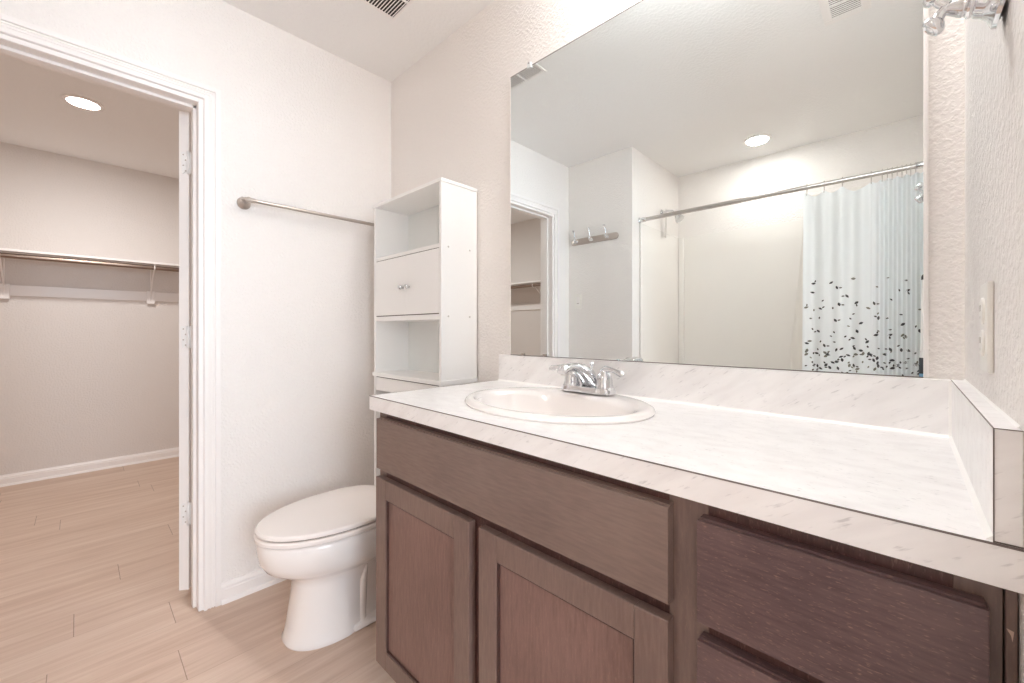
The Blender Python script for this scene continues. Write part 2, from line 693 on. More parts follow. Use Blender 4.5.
# casing of the added entrance
b = new()
door_casing(b, XR + 0.115, 1, EY0, EY1, 2.05)
box(b, XR - 0.0005, XR + 0.119, EY1 - JT, EY1 + 0.0005, 0, 2.05)
box(b, XR - 0.0005, XR + 0.119, EY0 - 0.0005, EY0 + JT, 0, 2.05)
box(b, XR - 0.0005, XR + 0.119, EY0 + JT, EY1 - JT, 2.05 - JT, 2.05)
struct('trim_3', b, M_trim, 'white lining of the added entrance opening')

# baseboards
BP = [(0, 0), (0.014, 0), (0.014, 0.055), (0.011, 0.058), (0.011, 0.068), (0.007, 0.074), (0.0045, 0.083), (0, 0.083)]
SH = [(0.0, 0), (0.024, 0), (0.0235, 0.006), (0.020, 0.013), (0.014, 0.017), (0, 0.018)]


def baseboard(name, p0, p1):
    b = new()
    prism(b, BP, p0, p1)
    prism(b, SH, p0, p1)
    return struct(name, b, M_trim)


baseboard('baseboard_left', (0, -0.001, 0), (0, JY1 + 0.0625, 0)) if False else None
# prism's out direction is up x dir : for dir -y  -> z x -y = +x
baseboard('baseboard_left', (0, -0.001, 0), (0, JY1 + 0.0562, 0))
baseboard('baseboard_closet_far', (XC, YC1 - 0.001, 0), (XC, YC0 + 0.001, 0))
baseboard('baseboard_front', (0.82, 0, 0), (0.03, 0, 0)) if False else None
b = new(); prism(b, [(0, 0), (-0.014, 0), (-0.014, 0.055), (-0.011, 0.068), (-0.0045, 0.083), (0, 0.083)], (0.03, 0, 0), (0.845, 0, 0))
struct('baseboard_front', b, M_trim)
b = new(); prism(b, BP, (XC + 0.025, YC0, 0), (-0.116, YC0, 0))
struct('baseboard_closet_side', b, M_trim)

# ------------------------------------------------------------------ closet door (open, edge towards the bathroom)
ang = math.radians(124)
PIN = Vector((-0.1265, JY1 - JT - 0.013, 0))
dirv = Vector((-math.sin(ang), -math.cos(ang), 0))      # along the slab from the pin
nrm = Vector((-dirv.y, dirv.x, 0))                       # towards bathroom-side face
if nrm.y > 0:
    nrm = -nrm
DT, DW, DZ0, DZ1 = 0.035, 0.56, 0.038, 2.022
dm = Matrix(((dirv.x, nrm.x, 0, PIN.x), (dirv.y, nrm.y, 0, PIN.y), (0, 0, 1, 0), (0, 0, 0, 1)))


def door_local(bm):
    bmesh.ops.transform(bm, matrix=dm, verts=bm.verts)


door = thing('door_1', 'white closet door swung open showing its hinged edge', 'door', PIN)
del door['label'], door['category']
door['kind'] = 'structure'
b = new()
box(b, 0.004, DW, 0.006, DT - 0.006, DZ0, DZ1)
# stiles, rails both sides
for (n0, n1) in ((0.0, 0.0061), (DT - 0.0061, DT)):
    for (a0, a1, z0, z1) in ((0.004, 0.11, DZ0, DZ1), (DW - 0.106, DW, DZ0, DZ1), (0.11, DW - 0.106, DZ0, 0.24), (0.11, DW - 0.106, 0.93, 1.07), (0.11, DW - 0.106, DZ1 - 0.12, DZ1)):
        box(b, a0, a1, n0, n1, z0, z1)
    for (z0, z1) in ((0.28, 0.89), (1.11, DZ1 - 0.16)):
        box(b, 0.15, DW - 0.146, n0, n1, z0, z1, 0.004, 1)
door_local(b)
obj('slab', b, M_trim, door)
for i, hz in enumerate((1.808, 1.092, 0.365)):
    b = new()
    # leaf on the door edge (rounded corners), barrel, screws
    pts = []
    h, w0, w1, r = 0.045, 0.0, 0.029, 0.007
    for (cy, cz, a0) in ((w1 - r, h - r, 0), (w1 - r, -h + r, -90)):
        for k in range(5):
            a = math.radians(a0 + (90 - 90 * k / 4 if a0 == 0 else -90 * k / 4 + 0))
            pts.append((cy + r * math.cos(a), cz + r * math.sin(a)))
    pts = [(-0.012, h)] + pts + [(-0.012, -h)]
    A = [b.verts.new((0.0042, y, z + hz)) for y, z in pts]
    B = [b.verts.new((0.0006, y, z + hz)) for y, z in pts]
    n = len(pts)
    for k in range(n):
        b.faces.new((A[k], A[(k + 1) % n], B[(k + 1) % n], B[k]))
    b.faces.new(A); b.faces.new(B[::-1])
    door_local(b)
    tube(b, [(PIN.x + 0.002, PIN.y + 0.0, hz - 0.046), (PIN.x + 0.002, PIN.y + 0.0, hz + 0.046)], 0.0055, 12)
    # leaf on the jamb
    box(b, -0.122, -0.095, JY1 - JT - 0.0018, JY1 - JT + 0.0, hz - 0.045, hz + 0.045)
    hg = obj('hinge', b, M_hinge, door)
    b = new()
    for (y, z) in ((0.018, 0.033), (0.010, 0.011), (0.018, -0.011), (0.010, -0.033)):
        lathe(b, [(0.0032, 0), (0.0026, 0.001), (0, 0.0012)], (0.0006, y, hz + z), (-1, 0, 0), 10)
    door_local(b)
    s = obj('screw', b, M_nickel, hg)
for sg in (0, 1):
    b = new()
    lathe(b, [(0.032, 0), (0.032, 0.004), (0.026, 0.008), (0.011, 0.012), (0.011, 0.03), (0.022, 0.036), (0.027, 0.046), (0.024, 0.058), (0, 0.062)],
          (DW - 0.06, DT if sg else 0, 0.93), (0, 1 if sg else -1, 0), 24)
    door_local(b)
    obj('knob', b, M_nickel, door)

# ------------------------------------------------------------------ closet shelving
SZ = 1.652


def closet_run(far, label):
    """far: along y on the far wall; else along x on the side wall"""
    def T(bm):
        if not far:
            # map: (out, along) ; out = +y from YC0, along = x
            for v in bm.verts:
                o_, a_ = v.co.x, v.co.y
                v.co.x, v.co.y = a_, YC0 + o_
        else:
            for v in bm.verts:
                v.co.x = XC + v.co.x
    a0, a1 = (YC0 + 0.31, YC1) if far else (XC, -0.116)
    t = thing('closet_shelf', label, 'shelf', (XC + 0.15, -1.2, SZ) if far else (-1.3, YC0 + 0.15, SZ), 'closet shelves')
    b = new(); box(b, 0.0, 0.30, a0, a1, SZ, SZ + 0.016, 0.001, 1); T(b)
    obj('board', b, M_trim, t)
    b = new(); box(b, 0.0, 0.017, a0, a1, 1.37, 1.447, 0.002, 1); T(b)
    obj('cleat', b, M_trim, t)
    b = new(); tube(b, [(0.268, a0 - (0.0 if not far else 0.0), SZ - 0.028), (0.268, a1, SZ - 0.028)], 0.0165, 20); T(b)
    obj('hanging_rod', b, M_closetrod, t, 40)
    spots = (-0.744, -1.53, -2.2) if far else (-0.99, -1.85)
    for s in spots:
        b = new()
        # wall block
        box(b, 0.017, 0.030, s - 0.027, s + 0.027, 1.345, 1.452, 0.003, 1)
        # rod saddle + arm under the board
        box(b, 0.017, 0.285, s - 0.006, s + 0.006, SZ - 0.008, SZ - 0.0005)
        tube(b, [(0.268 + 0.020 * math.cos(a), s, SZ - 0.028 + 0.020 * math.sin(a)) for a in [math.radians(x) for x in range(70, -181, -25)]], 0.0045, 8)
        # diagonal brace
        tube(b, [(0.252, s, SZ - 0.035), (0.10, s, 1.50), (0.032, s, 1.44)], 0.0048, 8)
        tube(b, [(0.028, s, 1.37), (0.028, s, SZ - 0.004)], 0.0045, 8)
        T(b)
        obj('bracket', b, M_trim, t, 40)
    return t


closet_run(True, 'white closet shelf with brown rod seen straight through the doorway')
closet_run(False, 'white closet shelf with rod seen only in the mirror')


# ------------------------------------------------------------------ recessed lamps
def downlight(x, y, label):
    t = thing('recessed_light', label, 'ceiling light', (x, y, CEIL), 'round recessed ceiling lights')
    b = new(); lathe(b, [(0.088, -0.0002), (0.088, -0.005), (0.084, -0.008), (0.070, -0.009), (0.068, -0.004)], (x, y, CEIL), n=40)
    obj('trim_ring', b, M_trim, t, 40)
    b = new(); lathe(b, [(0.067, -0.004), (0.067, -0.008), (0.05, -0.0105), (0, -0.012)], (x, y, CEIL), n=40)
    obj('lens', b, M_lens, t, 40)


downlight(-1.48, -1.145, 'round lit recessed ceiling light inside the closet')
downlight(1.25, -2.13, 'round lit recessed ceiling light above the tub, seen in the mirror')


# ------------------------------------------------------------------ ceiling vents
def vent(x0, x1, y0, y1, cols, nsl, label, fr=0.022, along='x'):
    t = thing('ceiling_vent', label, 'vent', ((x0 + x1) / 2, (y0 + y1) / 2, CEIL), 'ceiling vents')
    z = CEIL
    b = new()
    for (a, c, d, e) in ((x0 - fr, x1 + fr, y0 - fr, y0), (x0 - fr, x1 + fr, y1, y1 + fr), (x0 - fr, x0, y0, y1), (x1, x1 + fr, y0, y1)):
        box(b, a, c, d, e, z - 0.004, z - 0.0002, 0.0012, 1)
    for k in range(1, cols):
        xm = x0 + (x1 - x0) * k / cols
        ym = y0 + (y1 - y0) * k / cols
        if along == 'x':
            box(b, xm - 0.004, xm + 0.004, y0, y1, z - 0.006, z - 0.0002)
        else:
            box(b, x0, x1, ym - 0.005, ym + 0.005, z - 0.006, z - 0.0002)
    obj('grille_frame', b, M_trim, t)
    b = new(); box(b, x0, x1, y0, y1, z - 0.0012, z - 0.0003)
    obj('dark_throat', b, M_ventdark, t)
    b = new()
    p = (y1 - y0) / nsl
    for k in range(nsl):
        yc = y0 + p * (k + 0.5)
        for q in (0,):
            q_ = ((0.26, 0.0015), (0.16, 0.0040), (-0.20, 0.0040), (-0.06, 0.0015))
            v = [b.verts.new((xx, yc + p * u_, z - w_)) for xx in (x0, x1) for (u_, w_) in q_]
            for f in ((0, 1, 2, 3), (7, 6, 5, 4), (0, 4, 5, 1), (1, 5, 6, 2), (2, 6, 7, 3), (3, 7, 4, 0)):
                b.faces.new([v[i] for i in f])
    obj('louvers', b, M_trim, t)


vent(0.424, 0.655, -0.500, -0.236, 2, 22, 'white ceiling vent with dark slats near the corner above the toilet', fr=0.014)
vent(1.778, 1.873, -1.085, -0.80, 3, 22, 'white ceiling vent reflected at the top edge of the mirror', fr=0.03, along='y')


# ------------------------------------------------------------------ towel bar
t = thing('towel_bar', 'satin nickel towel bar on the left wall above the toilet', 'towel bar', (0, -0.38, 1.65))
TBX, TBZ = 0.068, 1.652
for yy in (-0.685, -0.075):
    b = new()
    lathe(b, [(0.026, 0), (0.0255, 0.004), (0.021, 0.008), (0.012, 0.012), (0.0085, 0.022), (0.008, 0.045), (0.0105, 0.052), (0.0115, 0.060), (0.0115, 0.074), (0.008, 0.079), (0, 0.080)],
          (0.0, yy, TBZ), (1, 0, 0), 28)
    s = -1 if yy < -0.4 else 1
    lathe(b, [(0.0095, -0.004), (0.0095, 0.012), (0.006, 0.016), (0.0085, 0.020), (0.0075, 0.026), (0, 0.028)], (TBX, yy, TBZ), (0, s, 0), 20)
    lathe(b, [(0.0098, 0.006), (0.0098, 0.022), (0.0082, 0.026)], (TBX, yy, TBZ), (0, -s, 0), 20)
    obj('wall_post', b, M_nickel, t, 50)
b = new(); tube(b, [(TBX, -0.67, TBZ), (TBX, -0.09, TBZ)], 0.0078, 20)
obj('bar', b, M_nickel, t, 40)

# ------------------------------------------------------------------ over-toilet cabinet
UX0, UX1, UY = 0.172, 0.702, -0.19
UYB = -0.006
t = thing('bathroom_cabinet', 'tall white over-toilet cabinet with open shelves and small doors', 'cabinet', ((UX0 + UX1) / 2, -0.1, 0))
for xa in (UX0, UX1 - 0.015):
    b = new()
    box(b, xa, xa + 0.015, UY, UYB, 0.922, 1.700, 0.0008, 1)
    sp = obj('side_panel', b, M_mel, t)
for yy in (-0.155, -0.045):
    for zz in (1.45, 1.175):
        b = new()
        lathe(b, [(0.0042, 0), (0.0036, 0.001), (0, 0.0012)], (UX1, yy, zz), (1, 0, 0), 10)
        obj('screw_cap', b, M_screwcap, sp)
b = new(); box(b, UX0 - 0.004, UX1 + 0.004, UY - 0.004, UYB, 1.700, 1.714, 0.001, 1)
obj('top_panel', b, M_mel, t)
b = new(); box(b, UX0 + 0.015, UX1 - 0.015, UY + 0.002, UYB, 1.446, 1.461, 0.0008, 1)
obj('shelf', b, M_mel, t)
b = new(); box(b, UX0 + 0.015, UX1 - 0.015, UY + 0.002, UYB, 1.163, 1.184, 0.0008, 1)
obj('shelf', b, M_mel, t)
b = new(); box(b, UX0 - 0.006, UX1 + 0.006, UY - 0.006, UYB, 0.904, 0.922, 0.001, 1)
obj('bottom_shelf', b, M_mel, t)
b = new(); box(b, UX0 + 0.015, UX1 - 0.015, UYB - 0.006, UYB - 0.001, 0.922, 1.700)
box(b, (UX0 + UX1) / 2 - 0.005, (UX0 + UX1) / 2 + 0.005, UYB - 0.009, UYB - 0.006, 0.922, 1.700)
obj('back_panel', b, M_melback, t)
XM = 0.452
for (xa, xb_, kx) in ((UX0 + 0.0165, XM - 0.0002, 0.428), (XM + 0.0002, UX1 - 0.0165, 0.476)):
    b = new(); box(b, xa, xb_, UY, UY + 0.013, 1.188, 1.4425, 0.0004, 1)
    d = obj('door', b, M_mel, t)
    b = new(); lathe(b, [(0.005, 0), (0.004, 0.006), (0.0085, 0.010), (0.0105, 0.016), (0.0095, 0.021), (0.005, 0.024), (0, 0.0245)], (kx, UY, 1.305), (0, -1, 0), 16)
    obj('knob', b, M_nickel if False else M_chrome, d)
b = new(); box(b, UX0 + 0.0168, UX1 - 0.0168, UY + 0.004, UY + 0.010, 1.1845, 1.4455)
obj('door_shadow_gap', b, M_gap, t)
for xa in (UX0, UX1 - 0.015):
    b = new()
    box(b, xa, xa + 0.015, UY, UY + 0.030, 0.0, 0.904, 0.001, 1)
    box(b, xa, xa + 0.015, UYB - 0.030, UYB - 0.016, 0.0, 0.904, 0.001, 1)
    box(b, xa, xa + 0.015, UY + 0.03, UYB - 0.03, 0.12, 0.16, 0.001, 1)
    box(b, xa, xa + 0.015, UY + 0.03, UYB - 0.03, 0.80, 0.904, 0.001, 1)
    obj('leg_frame', b, M_mel, t)
b = new(); box(b, UX0 + 0.015, UX1 - 0.015, UY + 0.002, UY + 0.014, 0.838, 0.899, 0.001, 1)
obj('apron', b, M_mel, t)
b = new(); box(b, UX0 + 0.015, UX1 - 0.015, UY + 0.005, UY + 0.012, 0.899, 0.904)
obj('apron_gap', b, M_gap, t)

# ------------------------------------------------------------------ toilet
TX = 0.430


def egg(cx, yf, yb, w, z, n=48, p=2.3, ym=None, pb=3.0):
    """closed outline, front tip at yf (more negative), back at yb"""
    if ym is None:
        ym = yb - (yb - yf) * 0.42
    pts = []
    for k in range(n):
        a = 2 * PI * k / n
        c, s = math.cos(a), math.sin(a)
        if s < 0:
            e = 2.0 / p
            x = w * math.copysign(abs(c) ** e, c)
            y = ym + (ym - yf) * -abs(s) ** e
        else:
            e = 2.0 / pb
            x = w * math.copysign(abs(c) ** e, c)
            y = ym + (yb - ym) * abs(s) ** e
        pts.append((cx + x, y, z))
    return pts


t = thing('toilet', 'white elongated toilet with closed lid beside the dark vanity', 'toilet', (TX, -0.4, 0))
b = new()
secs = [  # z, yf, yb, w, ym
    (0.0, -0.664, -0.135, 0.124, -0.49), (0.010, -0.668, -0.13, 0.127, -0.49), (0.020, -0.661, -0.13, 0.123, -0.49),
    (0.06, -0.654, -0.13, 0.119, -0.49), (0.12, -0.645, -0.13, 0.115, -0.49), (0.18, -0.636, -0.13, 0.112, -0.50),
    (0.215, -0.634, -0.13, 0.112, -0.50), (0.238, -0.640, -0.13, 0.116, -0.49), (0.256, -0.660, -0.13, 0.130, -0.47),
    (0.276, -0.698, -0.13, 0.154, -0.46), (0.296, -0.724, -0.13, 0.168, -0.46), (0.325, -0.741, -0.13, 0.179, -0.46), (0.362, -0.747, -0.13, 0.183, -0.46),
    (0.388, -0.747, -0.13, 0.182, -0.46), (0.396, -0.743, -0.13, 0.178, -0.46), (0.399, -0.733, -0.14, 0.170, -0.46)]
loft(b, [egg(TX, yf, yb, w, z, ym=ym, n=64, p=2.05 if z > 0.23 else 2.2, pb=3.0 if z > 0.27 else (1.15 if z < 0.2 else 1.5)) for z, yf, yb, w, ym in secs])
bowl = obj('bowl', b, M_porc, t, 60)
# trapway relief on both sides
for s in (-1, 1):
    b = new()
    pts, rr = [], []
    for (y, z, r) in ((-0.44, 0.335, 0.02), (-0.40, 0.30, 0.032), (-0.35, 0.265, 0.038), (-0.30, 0.245, 0.040), (-0.25, 0.22, 0.040), (-0.215, 0.17, 0.040), (-0.205, 0.11, 0.040), (-0.20, 0.05, 0.036), (-0.20, 0.012, 0.036)):
        pts.append((TX + s * 0.097, y, z)); rr.append(r)
    tube(b, pts, rr, 16)
    tube(b, [(TX + s * 0.092, -0.43, 0.012), (TX + s * 0.092, -0.43, 0.05), (TX + s * 0.095, -0.42, 0.18), (TX + s * 0.10, -0.41, 0.25)], [0.022, 0.020, 0.014, 0.008], 12)
    box(b, TX + s * 0.06, TX + s * 0.128, -0.47, -0.17, 0.0, 0.024, 0.008, 2)
    obj('trapway', b, M_porc, bowl, 60)
b = new()
loft(b, [egg(TX, -0.750, -0.262, 0.183, 0.402, 64, 2.05, -0.46), egg(TX, -0.755, -0.26, 0.187, 0.406, 64, 2.05, -0.46), egg(TX, -0.755, -0.26, 0.187, 0.416, 64, 2.05, -0.46), egg(TX, -0.750, -0.264, 0.183, 0.4205, 64, 2.05, -0.46)])
obj('seat', b, M_seat, t, 40)
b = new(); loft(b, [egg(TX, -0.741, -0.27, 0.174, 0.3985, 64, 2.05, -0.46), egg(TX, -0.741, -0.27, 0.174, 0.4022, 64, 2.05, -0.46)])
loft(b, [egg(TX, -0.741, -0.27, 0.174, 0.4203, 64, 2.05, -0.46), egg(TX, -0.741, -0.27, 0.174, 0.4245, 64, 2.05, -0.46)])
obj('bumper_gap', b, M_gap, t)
b = new()
loft(b, [egg(TX, -0.746, -0.258, 0.180, 0.424, 64, 2.05, -0.46), egg(TX, -0.752, -0.256, 0.185, 0.428, 64, 2.05, -0.46), egg(TX, -0.752, -0.256, 0.185, 0.436, 64, 2.05, -0.46),
         egg(TX, -0.746, -0.260, 0.180, 0.4415, 64, 2.05, -0.46), egg(TX, -0.70, -0.275, 0.15, 0.4455, 64, 2.05, -0.46), egg(TX, -0.60, -0.33, 0.07, 0.448, 64, 2.05, -0.46)])
obj('lid', b, M_seat, t, 30)
for s in (-1, 1):
    b = new(); lathe(b, [(0.018, 0.399), (0.018, 0.44), (0.014, 0.447), (0, 0.448)], (TX + s * 0.075, -0.238, 0), n=20)
    obj('hinge', b, M_seat, t, 40)
b = new(); box(b, TX - 0.205, TX + 0.205, -0.172, -0.0345, 0.36, 0.725, 0.02, 4)
box(b, TX - 0.12, TX + 0.12, -0.22, -0.04, 0.30, 0.398, 0.02, 3)
obj('tank', b, M_porc, t, 40)
b = new(); box(b, TX - 0.212, TX + 0.212, -0.180, -0.0325, 0.7255, 0.757, 0.010, 3)
obj('tank_lid', b, M_porc, t, 40)
b = new()
lathe(b, [(0.013, 0), (0.013, 0.006), (0.006, 0.010), (0.006, 0.014)], (TX - 0.15, -0.172, 0.67), (0, -1, 0), 16)
tube(b, [(TX - 0.152, -0.181, 0.67), (TX - 0.12, -0.182, 0.668), (TX - 0.075, -0.1815, 0.662)], [0.006, 0.005, 0.007], 10)
obj('flush_lever', b, M_chrome, t, 40)
for s in (-1, 1):
    b = new(); lathe(b, [(0.014, 0.024), (0.013, 0.036), (0.006, 0.042), (0, 0.043)], (TX + s * 0.105, -0.305, 0), n=16)
    obj('bolt_cap', b, M_porc, t, 40)

# ------------------------------------------------------------------ vanity cabinet
VX0, VX1 = 0.853, 2.080
VF = -0.530          # face frame plane
VD = -0.552          # door and drawer faces
CT = 0.873           # underside of the top
t = thing('vanity_cabinet', 'dark brown bathroom vanity cabinet with flat drawer fronts and panelled doors', 'cabinet', (1.46, -0.27, 0))
b = new()
box(b, VX0, VX0 + 0.016, VF + 0.018, -0.003, 0.10, CT - 0.001)
box(b, VX1 - 0.016, VX1, VF + 0.018, -0.003, 0.10, CT - 0.001)
box(b, VX0 + 0.016, VX1 - 0.016, VF + 0.02, -0.003, 0.10, 0.116)
box(b, VX0 + 0.016, VX1 - 0.016, -0.010, -0.003, 0.116, CT - 0.001)
box(b, VX0, VX1, VF + 0.075, VF + 0.090, 0.0, 0.10)      # toe kick
box(b, VX0, VX0 + 0.016, VF + 0.09, -0.003, 0.0, 0.10)
box(b, VX1 - 0.016, VX1, VF + 0.09, -0.003, 0.0, 0.10)
box(b, 1.765, 1.781, VF + 0.018, -0.01, 0.116, CT - 0.001)
obj('carcass', b, M_wooddark, t)
b = new()
F0, F1 = VF, VF + 0.0185
for (x0, x1, z0, z1) in ((VX0, 0.892, 0.10, CT - 0.001), (1.745, 1.803, 0.10, CT - 0.001), (2.046, VX1, 0.10, CT - 0.001), (0.892, 1.745, 0.846, CT - 0.001), (0.892, 1.745, 0.672, 0.722),
                         (0.892, 1.745, 0.10, 0.145), (1.286, 1.333, 0.145, 0.672), (1.803, 2.046, 0.838, CT - 0.001), (1.803, 2.046, 0.668, 0.714), (1.803, 2.046, 0.385, 0.430), (1.803, 2.046, 0.10, 0.145)):
    box(b, x0, x1, F0, F1, z0, z1, 0.0006, 1, mi=0 if (x0 in (1.745, 2.046, VX0)) else 1)
obj('face_frame', b, [M_wood, M_woodrailshade], t)
b = new(); box(b, VX1 + 0.001, XR - 0.001, VF - 0.004, VF + 0.02, 0.0, CT - 0.001, 0.001, 1)
f = obj('filler_strip', b, M_wood, t)
b = new()
b.faces.new([b.verts.new(c) for c in ((2.0815, VF - 0.0044, 0.826), (2.0865, VF - 0.0044, 0.8245), (2.0855, VF - 0.0044, 0.814), (2.0845, VF - 0.0044, 0.820))])
obj('chip', b, M_chip, f)
b = new()
box(b, 0.871, 1.752, VD, VF - 0.001, 0.7045, 0.850, 0.0012, 2)
box(b, 0.880, 1.7515, VD + 0.006, VF - 0.0005, 0.702, 0.8525)
o = obj('false_drawer_front', b, M_woodh, t)


def shaker(x0, x1, z0, z1, sw=0.055):
    b = new()
    for (a, c, d, e) in ((x0, x0 + sw, z0, z1), (x1 - sw, x1, z0, z1), (x0 + sw, x1 - sw, z0, z0 + sw), (x0 + sw, x1 - sw, z1 - sw, z1)):
        box(b, a, c, VD, VF - 0.001, d, e, 0.0012, 1)
    o = obj('cabinet_door', b, M_wood, t)
    b = new()
    i = 0.004
    # stepped bead round the panel
    for (a, c, d, e) in ((x0 + sw, x0 + sw + i, z0 + sw, z1 - sw), (x1 - sw - i, x1 - sw, z0 + sw, z1 - sw), (x0 + sw, x1 - sw, z0 + sw, z0 + sw + i), (x0 + sw, x1 - sw, z1 - sw - i, z1 - sw)):
        box(b, a, c, VD + 0.004, VF - 0.002, d, e)
    obj('panel_bead', b, M_wooddark, o)
    b = new()
    box(b, x0 + sw + i, x1 - sw - i, VD + 0.0085, VF - 0.002, z0 + sw + i, z1 - sw - i)
    obj('panel', b, M_woodr, o)


shaker(0.868, 1.293, 0.126, 0.679)
shaker(1.326, 1.752, 0.126, 0.679)
for (z0, z1) in ((0.700, 0.845), (0.417, 0.674), (0.126, 0.399)):
    b = new()
    box(b, 1.7935, 2.0695, VD, VF - 0.001, z0, z1, 0.0012, 2)
    box(b, 1.796, 2.067, VD + 0.006, VF - 0.0005, z0 - 0.003, z1 + 0.003)
    obj('drawer_front', b, M_woodworn, t)

# ------------------------------------------------------------------ countertop
CX0, CX1, CY = 0.838, XR - 0.0003, -0.557
TOP = 0.914
SX, SY, SA, SB = 1.322, -0.279, 0.269, 0.214
t = thing('countertop', 'white marble-pattern laminate countertop with splashes on the dark vanity', 'countertop', (1.46, -0.28, CT))
b = new()
n = 64
outer = [(CX0, CY), (CX1, CY), (CX1, -0.001), (CX0, -0.001)]
hole = [(SX + (SA - 0.03) * math.cos(2 * PI * k / n), SY + (SB - 0.03) * math.sin(2 * PI * k / n)) for k in range(n)]
for z in (TOP, CT + 0.0):
    vo = [b.verts.new((x, y, z)) for x, y in outer]
    vh = [b.verts.new((x, y, z)) for x, y in hole]
    eo = [b.edges.new((vo[i], vo[(i + 1) % 4])) for i in range(4)]
    eh = [b.edges.new((vh[i], vh[(i + 1) % n])) for i in range(n)]
    bmesh.ops.triangle_fill(b, edges=eo + eh, use_beauty=True)
    if z == TOP:
        to, th = vo, vh
for i in range(4):
    b.faces.new((to[i], to[(i + 1) % 4], vo[(i + 1) % 4], vo[i]))
for i in range(n):
    b.faces.new((th[i], th[(i + 1) % n], vh[(i + 1) % n], vh[i]))
top = obj('slab', b, M_marble, t)
b = new()
box(b, CX0 - 0.0006, CX1, CY - 0.0006, CY + 0.0004, TOP - 0.0018, TOP + 0.0004)
box(b, CX0 - 0.0006, CX0 + 0.0004, CY, -0.001, TOP - 0.0018, TOP + 0.0004)
obj('edge_seam', b, M_seam, top)
BST = 1.0235
b = new(); box(b, 0.846, XR - 0.0195, -0.019, -0.001, TOP, BST, 0.0008, 1)
bs = obj('backsplash', b, M_marble, t)
b = new(); box(b, XR - 0.0185, XR - 0.0003, CY + 0.002, -0.001, TOP, BST, 0.0006, 1)
ss = obj('side_splash', b, M_marble, t)
b = new()
box(b, XR - 0.0190, XR - 0.0180, CY + 0.0015, CY + 0.0025, TOP, BST + 0.0003)
box(b, XR - 0.0190, XR - 0.0003, CY + 0.0014, CY + 0.0028, BST - 0.0004, BST + 0.0005)
box(b, XR - 0.0191, XR - 0.0181, CY + 0.002, -0.02, BST - 0.0004, BST + 0.0005)
box(b, XR - 0.0185, XR - 0.0003, CY + 0.0008, CY + 0.0022, TOP + 0.0004, TOP + 0.0016)
obj('splash_seam', b, M_seam, ss)
b = new()
prism(b, [(0, 0), (-0.005, 0), (0, 0.005)], (0.846, -0.019, TOP), (XR - 0.0185, -0.019, TOP))
prism(b, [(0, 0), (0.005, 0), (0, 0.005)], (XR - 0.0185, CY + 0.006, TOP), (XR - 0.0185, -0.019, TOP))
box(b, XR - 0.022, XR - 0.0185, -0.0225, -0.019, TOP, BST - 0.001)
obj('caulk_bead', b, M_caulk, t)
b = new()
prism(b, [(0, 0), (0.0025, 0), (0, 0.0025)], (XR, CY + 0.02, BST), (XR, -0.001, BST))
obj('caulk_bead', b, M_caulk, t)

# ------------------------------------------------------------------ sink
t = thing('sink', 'white oval drop-in sink set in the marble-pattern countertop', 'sink', (SX, SY, TOP))


def oval(a, c, z, n=72, dy=0.0):
    return [(SX + a * math.cos(2 * PI * k / n), SY + dy + c * math.sin(2 * PI * k / n), z) for k in range(n)]


b = new()
R = [oval(SA - 0.034, SB - 0.034, TOP - 0.012), oval(SA - 0.034, SB - 0.034, TOP + 0.0006), oval(SA - 0.002, SB - 0.002, TOP + 0.0006), oval(SA, SB, TOP + 0.005), oval(SA - 0.003, SB - 0.003, TOP + 0.011), oval(SA - 0.010, SB - 0.010, TOP + 0.0145),
     oval(SA - 0.020, SB - 0.020, TOP + 0.0155), oval(SA - 0.030, SB - 0.040, TOP + 0.0135, dy=-0.012), oval(SA - 0.036, SB - 0.055, TOP + 0.009, dy=-0.022), oval(SA - 0.042, SB - 0.062, TOP - 0.004, dy=-0.024),
     oval(SA - 0.055, SB - 0.072, TOP - 0.04, dy=-0.024), oval(SA - 0.085, SB - 0.09, TOP - 0.085, dy=-0.024), oval(SA - 0.13, SB - 0.115, TOP - 0.115, dy=-0.02), oval(SA - 0.19, SB - 0.155, TOP - 0.128, dy=-0.016),
     oval(0.024, 0.024, TOP - 0.132, dy=-0.012)]
# outer underside shell
R2 = [oval(0.028, 0.028, TOP - 0.15, dy=-0.012), oval(SA - 0.12, SB - 0.105, TOP - 0.13, dy=-0.02), oval(SA - 0.075, SB - 0.08, TOP - 0.095, dy=-0.024), oval(SA - 0.045, SB - 0.058, TOP - 0.045, dy=-0.016)]
loft(b, R2 + R, True, True)
basin = obj('basin', b, M_porc, t, 50)
b = new(); lathe(b, [(0.023, TOP - 0.1318), (0.023, TOP - 0.1295), (0.014, TOP - 0.1285), (0.011, TOP - 0.1265), (0, TOP - 0.126)], (SX, SY - 0.012, 0), n=24)
obj('drain', b, M_chrome, t, 40)

# ------------------------------------------------------------------ faucet
FX, FY, FZ = 1.318, -0.108, TOP + 0.0157
t = thing('faucet', 'chrome two-handle bathroom faucet behind the oval sink', 'faucet', (FX, FY, FZ))
b = new()


def rbox(bm, cx, cy, hx, hy, z0, z1, r=0.012, top=0.8):
    rings = []
    for (z, s) in ((z0, 1.0), (z0 + (z1 - z0) * 0.55, 1.0), (z0 + (z1 - z0) * 0.85, 0.95), (z1, top)):
        pts = []
        for k in range(48):
            a = 2 * PI * k / 48
            c, s_ = math.cos(a), math.sin(a)
            e = 2 / 5.0
            pts.append((cx + hx * s * math.copysign(abs(c) ** e, c), cy + hy * (s if s > 0.9 else 0.85) * math.copysign(abs(s_) ** e, s_), z))
        rings.append(pts)
    loft(bm, rings)


rbox(b, FX, FY, 0.078, 0.027, FZ, FZ + 0.016, top=0.96)
